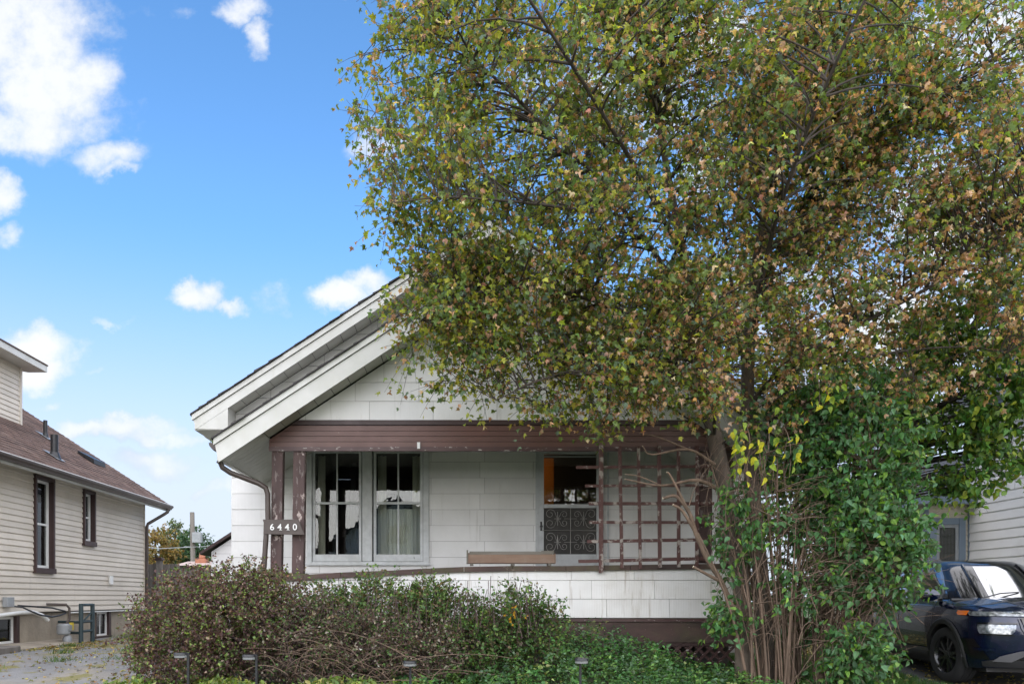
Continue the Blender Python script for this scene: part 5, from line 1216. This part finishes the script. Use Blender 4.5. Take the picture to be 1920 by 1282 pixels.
V, Q = tubes(tw0, (tw0+tw2)/2+np.array([0, -.2, .05]), tw2, np.full(4, .006), np.full(4, .003), 6, 4); npmesh('twig', V, Q, TWIG2, bush)

# broadleaf between the bungalow and the grey trim house, drooping over the car
side = thing('elm_tree', 'smooth leaved green tree drooping over the parked car and grey trim house', 'tree', (6.0, 11.3, .2))
tl_ = smooth_line([(Vector((6.0,11.3,.0)), .13), (Vector((6.05,11.25,1.5)), .11), (Vector((6.3,11.1,3.0)), .09), (Vector((6.9,10.9,4.3)), .07), (Vector((7.6,10.7,5.4)), .05), (Vector((8.2,10.6,6.2)), .03)])
MB().tube([p for p, _ in tl_], [r_ for _, r_ in tl_], 10).build('trunk', BARK, side, True)
l2 = smooth_line([(Vector((6.6,11.0,3.7)), .05), (Vector((7.3,10.4,4.1)), .04), (Vector((8.1,9.9,4.0)), .025), (Vector((8.8,9.6,3.6)), .012)]); MB().tube([p for p, _ in l2], [r_ for _, r_ in l2], 8).build('limb', BARK_DARK, side, True)
tp = np.array([tuple(p) for p, _ in tl_ if p.z > 2.2]+[tuple(p) for p, _ in l2])
crown(side, [((7.0,10.3,4.05),(1.5,1.0,1.0)), ((7.7,9.9,3.45),(.95,.6,.6)), ((8.0,10.4,5.2),(1.8,1.2,1.3)), ((6.2,10.8,4.6),(1.0,.8,1.2)), ((7.0,10.0,2.75),(.35,.3,.35))], 330, 6, 6, (.06,.11), [(.075,.17,.04,.45), (.13,.23,.04,.35), (.24,.30,.04,.2)], None, tp, OVATES, 'crown', .3, .7, wts=(.36,.2,.26,.12,.06))
# yellow-green tree behind the house
back = thing('backyard_tree', 'yellow green tree behind the bungalow glimpsed through the maple', 'tree', (8.6, 24, .2))
tl_ = smooth_line([(Vector((8.6,24,.0)), .3), (Vector((8.7,24,3)), .25), (Vector((8.4,24,6.5)), .18), (Vector((8.2,24,10)), .08)]); MB().tube([p for p, _ in tl_], [r_ for _, r_ in tl_], 10).build('trunk', BARK, back, True)
tp = np.array([tuple(p) for p, _ in tl_ if p.z > 2])
crown(back, [((8.4,24,8.2),(4.6,3.0,4.2)), ((11.8,24,6.0),(3.4,2.5,3.6)), ((5.4,24,8.6),(2.4,2,2.6))], 420, 7, 6, (.13,.24), [(.14,.17,.022,.5), (.22,.22,.03,.3), (.07,.11,.022,.2)], None, tp, OVATES, 'crown', .5, .4, tlen=(.3,.9))
# distant trees beyond the fence
for (lb, px, py, Y, rx, rz_, base, nm) in (
    ('golden brown tree beyond the fence beside the beige house', 290, 1028, 46, 1.5, 1.6, [(.24,.16,.05,.6), (.16,.14,.05,.4)], 'distant_tree'),
    ('pale green loose tree between the golden tree and utility pole', 328, 1022, 52, 1.2, 1.9, [(.09,.13,.05,.6), (.13,.15,.07,.4)], 'distant_tree'),
    ('dark green bushy tree right behind the utility pole', 366, 1030, 48, 1.15, 1.45, [(.035,.085,.04,.7), (.06,.11,.04,.3)], 'distant_tree')):
    c = pp(px, py, Y); tr = thing(nm, lb, 'tree', (c[0], Y, .1), 0, 'trees beyond the back fence')
    tk = [(Vector((c[0], Y, -.2)), .16), (Vector((c[0]+.1, Y, c[2]*.6)), .12), (Vector((c[0], Y, c[2]+rz_*.7)), .04)]; tk = smooth_line(tk, 4)
    MB().tube([p for p, _ in tk], [r_ for _, r_ in tk], 8).build('trunk', BARK, tr, True)
    crown(tr, [(c, (rx, 1.2, rz_)), ((c[0]-.5*rx, Y, c[2]-.9*rz_), (rx*.8, 1, rz_*.8)), ((c[0]+.5*rx, Y, c[2]-.7*rz_), (rx*.7, 1, rz_*.7))], 150, 6, 5, (.10,.20), base, None, np.array([tuple(p) for p, _ in tk if p.z > 1]), OVATES, 'crown', .3, .4, tlen=(.2,.6))

# ------------------------------------------------------------------ hedge shrubs in front of the porch
def shrub(name, label, ells, n_tw, n_lf, lsize, base, tw_mat=TWIG, group=None, up=.5, twl=(.18,.5), tmpl=(DIAM,), tr_=(.0016,.0034)):
    c0 = ells[0][0]; root = thing(name, label, 'shrub', (c0[0], c0[1], gz(c0[0], c0[1])), 0, group)
    c = sample_ells(ells, n_tw, .0); c = c[np.sin(c[:, 0]*6.3+2*np.sin(c[:, 2]*5))*np.sin(c[:, 2]*7.1+c[:, 1]*4+c[:, 0]*2) > -.55]; c[:, 2] = np.maximum(c[:, 2], gz(0, 9.3)+.03); n = len(c)
    ctr = np.array(c0); d = norm(norm(c-ctr)*.6+rvec(n, .55)+np.array([0, 0, up])); L_ = RNG.uniform(*twl, (n, 1))
    a0 = c-d*L_*.6; a2 = c+d*L_*.5; a0[:, 2] = np.maximum(a0[:, 2], .02); a1 = c+rvec(n, .035)
    V, Q = tubes(a0, a1, a2, RNG.uniform(tr_[0], tr_[1], n), np.full(n, .0011), 4, 3); tag(npmesh('stems', V, Q, tw_mat, root), kind='stuff')
    k0 = RNG.integers(0, n, n_lf); t = RNG.uniform(.1, 1.05, (n_lf, 1)); P = a0[k0]*(1-t)**2+2*a1[k0]*t*(1-t)+a2[k0]*t*t+rvec(n_lf, .012)
    ins = np.ones(n_lf, bool); sz = RNG.uniform(*lsize, n_lf); kk = RNG.choice(len(base), n_lf, p=[b[3] for b in base]); patch_ = .75+.5*(np.sin(P[:, 0]*5+P[:, 2]*6)*np.sin(P[:, 2]*8+P[:, 1]*5) > 0)
    col = np.clip(np.array([b[:3] for b in base])[kk]*RNG.lognormal(0, .3, (n_lf, 1)), .004, .6)
    rot = frames(norm(rvec(n_lf, .8)+np.array([0, 0, .1])), norm(rvec(n_lf, .6)+np.array([0, -.4, .6]))); tm = RNG.integers(0, len(tmpl), n_lf)
    V, T_, TI = join([leaf_arrays(P[tm == q], rot[tm == q], sz[tm == q], col[tm == q], tmpl[q]) for q in range(len(tmpl))]); tag(npmesh('foliage', V, T_, LEAF2, root, TI), kind='stuff')
    return root
HG = 'hedge shrubs in front of the porch'
BARB = [(.085,.042,.042,.36), (.16,.09,.07,.17), (.28,.21,.16,.13), (.09,.14,.04,.21), (.18,.25,.06,.13)]
sh1 = shrub('barberry_shrub', 'big rounded purplish twiggy shrub nearest the left driveway', [((-3.15,9.7,.80),(1.1,.8,.72)), ((-2.6,9.9,.85),(.75,.6,.72)), ((-3.3,9.5,.45),(.85,.7,.5)), ((-2.9,9.9,1.15),(.75,.45,.42))], 3000, 36000, (.026,.055), BARB, TWIG, HG)
sh2 = shrub('bramble_shrub', 'dark bare tangled shrub below the house number posts', [((-1.85,9.6,.55),(.85,.6,.62)), ((-1.1,9.5,.45),(.8,.55,.55)), ((-.5,9.5,.42),(.6,.5,.45))], 2500, 20000, (.024,.052), [(.11,.07,.055,.34), (.19,.14,.10,.2), (.08,.15,.04,.32), (.30,.27,.22,.14)], TWIG, HG, .25, (.2,.75))
sh3 = shrub('privet_shrub', 'green topped twiggy shrub under the porch rail left of the planter box', [((-1.05,9.95,.95),(.62,.4,.5)), ((-.35,9.95,.9),(.5,.4,.46)), ((-1.7,9.9,.9),(.35,.3,.42))], 1300, 16000, (.028,.058), [(.12,.20,.05,.5), (.06,.12,.04,.3), (.16,.11,.06,.2)], TWIG, HG, 1.3, (.15,.42))
sh4 = shrub('leafy_shrub', 'thin green shrub with a few orange leaves under the planter box', [((.55,9.85,.85),(.55,.4,.45)), ((1.05,9.85,.72),(.35,.3,.42)), ((.25,9.8,.5),(.6,.4,.45))], 1200, 9000, (.03,.06), [(.07,.15,.04,.55), (.14,.20,.05,.25), (.12,.09,.05,.2)], TWIG, HG, 1.2, (.18,.5), (DIAM, OVATES[0]))
# upright clipped shoots and long curved canes
n = 130; b = np.stack([RNG.uniform(-1.9, 1.0, n), RNG.uniform(9.4, 10.0, n), RNG.uniform(.6, .95, n)], 1); tip = b+np.stack([RNG.normal(0, .07, n), RNG.normal(0, .05, n), RNG.uniform(.25, .52, n)], 1)
V, Q = tubes(b, (b+tip)/2, tip, np.full(n, .0055), np.full(n, .004), 3, 4); tag(npmesh('shoots', V, Q, TWIG, sh3), kind='stuff')
n = 60; b = np.stack([RNG.uniform(-2.2, -.3, n), RNG.uniform(8.85, 9.2, n), RNG.uniform(.05, .5, n)], 1); tip = b+np.stack([RNG.normal(0, .5, n), RNG.normal(-.05, .1, n), RNG.uniform(-.1, .35, n)], 1)
V, Q = tubes(b, (b+tip)/2+np.stack([RNG.normal(0, .12, n), np.zeros(n), RNG.uniform(.05, .25, n)], 1), tip, RNG.uniform(.004, .008, n), np.full(n, .003), 8, 4); tag(npmesh('canes', V, Q, TWIG2, sh2, smooth=True), kind='stuff')
om = [tmesh('leaf', OVATES[a], leaf_mat('orange_leaf_blade', (.50,.27,.02), .4)) for a in (0, 1)]
po = np.array([pp(random.gauss(968, 16), random.gauss(1155, 8), 9.45) for _ in range(14)])
leaf_objects('orange_leaf', sh4, po, frames(rvec(14), norm(rvec(14, .4)+np.array([0,-1,.3]))), RNG.uniform(.03, .055, 14), range(14), lambda i: om[i % 2])

# ------------------------------------------------------------------ ground cover, grass, fallen leaves
def cover(name, label, cat, xr, yr, n, hfun, lsize, base, tmpls=OVATES, dens=None, up=.6):
    X = RNG.uniform(*xr, n); Y = RNG.uniform(*yr, n); h = hfun(X, Y)
    if dens is not None: k = RNG.random(n) < dens(X, Y); X, Y, h = X[k], Y[k], h[k]
    n = len(X); Z = np.array([gz(a, b) for a, b in zip(X, Y)])+.01+h*RNG.random(n)**.7; P = np.stack([X, Y, Z], 1)
    kk = RNG.choice(len(base), n, p=[b[3] for b in base]); col = np.clip(np.array([b[:3] for b in base])[kk]*RNG.lognormal(0, .3, (n, 1))*(1+RNG.normal(0, .06, (n, 3))), .004, .7)
    rot = frames(norm(rvec(n, .7)+np.array([0, -.2, .15])), norm(rvec(n, .45)+np.array([0, -.35, up]))); sz = RNG.uniform(*lsize, n); tm = RNG.integers(0, len(tmpls), n)
    V, T_, TI = join([leaf_arrays(P[tm == q], rot[tm == q], sz[tm == q], col[tm == q], tmpls[q]) for q in range(len(tmpls))])
    o = npmesh(name, V, T_, LEAF2, None, TI); tag(o, label, cat, kind='stuff'); return o
lump = lambda X, Y: .55+.45*np.sin(X*3.3+1.1*np.sin(Y*4))*np.sin(Y*5.1+X*1.7)
npl = 620; wX = RNG.uniform(-.7, 5.0, npl); wY = RNG.uniform(8.35, 10.75, npl)
wH = (.06+.16*RNG.random(npl)**2+.72*RNG.random(npl)*np.exp(-((wX-1.7)/1.25)**2)*np.clip((wY-8.5)/.9, 0, 1))*np.where(wX > 3.6, .6, 1)
wS = np.clip(wH*.45, .05, .2); nl_ = (14+wH*75).astype(int); wi = np.repeat(np.arange(npl), nl_); nW = len(wi); th = RNG.uniform(0, 6.28, nW); hh = RNG.random(nW)**.75
rad = wS[wi]*np.sqrt(RNG.random(nW))*(1.15-.7*hh); Pw = np.stack([wX[wi]+rad*np.cos(th), wY[wi]+rad*np.sin(th), np.array([gz(a, b) for a, b in zip(wX, wY)])[wi]+.01+hh*wH[wi]], 1)
WB = np.array([(.06,.15,.04), (.11,.21,.05), (.035,.09,.03), (.22,.27,.09), (.10,.17,.09)]); wk = RNG.choice(5, npl, p=[.36,.26,.18,.08,.12]); tw_ = np.clip(WB[wk][wi]*RNG.lognormal(0, .3, (nW, 1))*(1+RNG.normal(0, .08, (nW, 3))), .004, .6)
rw = frames(norm(np.stack([np.cos(th), np.sin(th), np.full(nW, .15)], 1)+rvec(nW, .45)), norm(rvec(nW, .4)+np.array([0, -.3, .7]))); sw_ = RNG.uniform(.02, .055, nW)*(.8+.5*RNG.random(npl)[wi]); tmw = RNG.integers(0, 2, nW)
V, T_, TI = join([leaf_arrays(Pw[tmw == q], rw[tmw == q], sw_[tmw == q], tw_[tmw == q], OVATES[q]) for q in (0, 1)])
tag(npmesh('weeds', V, T_, LEAF2, None, TI), 'low leafy green weeds covering the bed below the porch', 'weeds', kind='stuff')
cover('seedlings', 'pale yellow green seedlings along the front of the left bed', 'weeds', (-3.9,-.4), (7.9,9.1), 5200, lambda X, Y: .05+.16*lump(X+2, Y), (.03,.075), [(.14,.20,.035,.45), (.08,.14,.035,.35), (.28,.28,.10,.2)], dens=lambda X, Y: np.clip(1.7*lump(X+2, Y)-.55, 0, 1))
n = 42000; X = RNG.uniform(2.6, 6.4, n); Y = RNG.uniform(7.4, 12.2, n); k = ~((X > 6.0+.02*Y) | (Y < 8.6) & (X < 3.2)); X, Y = X[k], Y[k]; n = len(X)
Z = np.array([gz(a, b) for a, b in zip(X, Y)]); P = np.stack([X, Y, Z], 1); GT = np.array([(-.06,0,0),(.06,0,0),(0,.3,1.0)], float), np.array([(0,1,2)])
ang = RNG.uniform(0, 6.28, n); rotg = np.zeros((n, 3, 3)); rotg[:, 0, 0] = np.cos(ang); rotg[:, 1, 0] = np.sin(ang); rotg[:, 0, 1] = -np.sin(ang); rotg[:, 1, 1] = np.cos(ang); rotg[:, 2, 2] = 1
rotg[:, :2, 2] = RNG.normal(0, .35, (n, 2))
V, T_, TI = leaf_arrays(P, rotg, RNG.uniform(.035, .085, n), np.array([.05,.115,.022])*RNG.lognormal(0, .3, (n, 1))*(1+RNG.normal(0, .08, (n, 3))), GT)
tag(npmesh('grass', V, T_, LEAF2, None, np.clip(TI, .004, .5)), 'short green grass beside the parked car', 'grass', kind='stuff')
def litter(name, label, areas, n, cols, size=(.03,.08)):
    Ps = []
    for (x0, x1, y0, y1, w_) in areas: k = int(n*w_); Ps.append(np.stack([RNG.uniform(x0, x1, k), RNG.uniform(y0, y1, k)], 1))
    XY = np.concatenate(Ps); m_ = len(XY); P = np.array([(a, b, gz(a, b)+.022+.012*random.random()) for a, b in XY])
    rot = frames(rvec(m_)*np.array([1,1,.25]), norm(rvec(m_, .25)+np.array([0,0,1]))); sz = RNG.uniform(*size, m_); kk = RNG.choice(len(cols), m_); col = np.clip(np.array(cols)[kk]*RNG.lognormal(0, .3, (m_, 1)), .01, .7); tm = RNG.integers(0, 4, m_)
    V, T_, TI = join([leaf_arrays(P[tm == q], rot[tm == q], sz[tm == q], col[tm == q], MAPLES[q]) for q in range(4)])
    return tag(npmesh(name, V, T_, LEAF2, None, TI), label, 'leaves', kind='stuff')
litter('fallen_leaves', 'dry fallen leaves scattered over the left driveway and along its foundation', [(-8.0,-4.0,9,13,.25), (-7.7,-6.6,13,19,.6), (-6.4,-4.3,11,16,.25), (-4.8,-3.8,9,11.5,.15)], 1500, [(.28,.19,.06), (.20,.11,.05), (.34,.30,.10), (.13,.14,.04)])
litter('leaf_litter', 'yellowed fallen leaves under and behind the parked car', [(5.4,9.4,11.6,15,.8), (5.6,9.4,9.5,11.6,.12), (3.0,5.8,8.2,9.2,.08)], 3200, [(.42,.34,.12), (.30,.22,.08), (.22,.20,.06), (.5,.42,.2)])
# small tufts in the driveway cracks and moss in the gutter
def tufts(name, label, cs, n, r0, h0):
    P = []
    for (x, y, z, s_) in cs: P.append(np.stack([RNG.normal(x, r0*s_, n), RNG.normal(y, r0*s_, n), np.full(n, z)], 1))
    P = np.concatenate(P); m_ = len(P); ang = RNG.uniform(0, 6.28, m_); rg = np.zeros((m_, 3, 3)); rg[:, 0, 0] = np.cos(ang); rg[:, 1, 0] = np.sin(ang); rg[:, 0, 1] = -np.sin(ang); rg[:, 1, 1] = np.cos(ang); rg[:, 2, 2] = 1; rg[:, :2, 2] = RNG.normal(0, .5, (m_, 2))
    V, T_, TI = leaf_arrays(P, rg, RNG.uniform(h0*.5, h0, m_), np.array([.07,.13,.03])*RNG.lognormal(0, .3, (m_, 1)), GT); return tag(npmesh(name, V, T_, LEAF2, None, np.clip(np.repeat(np.ones((m_,1)),3,0)*TI, .004, .5)), label, 'grass', kind='stuff')
tufts('grass_tufts', 'small tufts of grass in the cracked left driveway', [(-7.5+.0,17.2,.22,1.4),(-7.3,18.6,.22,1.6),(-6.6,12.6,.21,.8),(-6.1,11.6,.17,1),(-5.6,13.0,.22,1.1),(-7.3,14.2,.22,.9),(-6.9,11.0,.12,.8),(-5.2,11.9,.19,1.2),(-7.6,18.0,.22,1.6)], 90, .12, .12)
tufts('gutter_weeds', 'tiny weeds sprouting from the porch gutter corner', [(-3.42,10.75,3.31,.4),(-3.42,11.1,3.31,.5)], 60, .1, .14)

# ------------------------------------------------------------------ solar path lights
def path_light(label, x, ytop, Y, ang, xpost):
    hx = (x-CX)/F*Y; zt_ = EYE+(HY-ytop)/F*Y; px2 = (xpost-CX)/F*Y; zg = gz(px2, Y)
    r = thing('path_light', label, 'path light', (px2, Y, zg), ang, 'black path lights along the bed')
    off = .072; H = zt_-zg
    def part(mb, name, mat, par=None):
        mb.v = [tuple(WORLD[r.name] @ Vector(p)) for p in mb.v]; return mb.build(name, mat, par or r, True)
    hd = part(MB().lathe([(0,0),(.060,0),(.066,-.006),(.068,-.022),(.066,-.024),(0,-.024)], (off,0,H), 28), 'head', BLACK)
    part(MB().lathe([(0,-.0245),(.062,-.0245),(.062,-.046),(.058,-.050),(0,-.050)], (off,0,H), 28), 'lens', LENS, hd)
    part(MB().lathe([(0,.0005),(.045,.0005),(.045,.003),(0,.003)], (off,0,H), 24), 'solar_cell', GLOSSBLACK, hd)
    part(MB().box(-.011, .011, -.011, .011, -.1, H-.002), 'post', BLACK)
path_light('black path light nearest the left driveway with its disc turned left of the post', 343, 1222.5, 7.4, R(180), 353)
path_light('black path light in front of the bare bramble, disc turned left of its post', 470, 1226, 7.4, R(180), 481)
path_light('black path light below the porch window, post hidden behind its disc', 769, 1237, 7.4, R(-90), 769.5)
path_light('rightmost black path light among green weeds below the trellis', 1087, 1232, 7.4, R(-90), 1088)
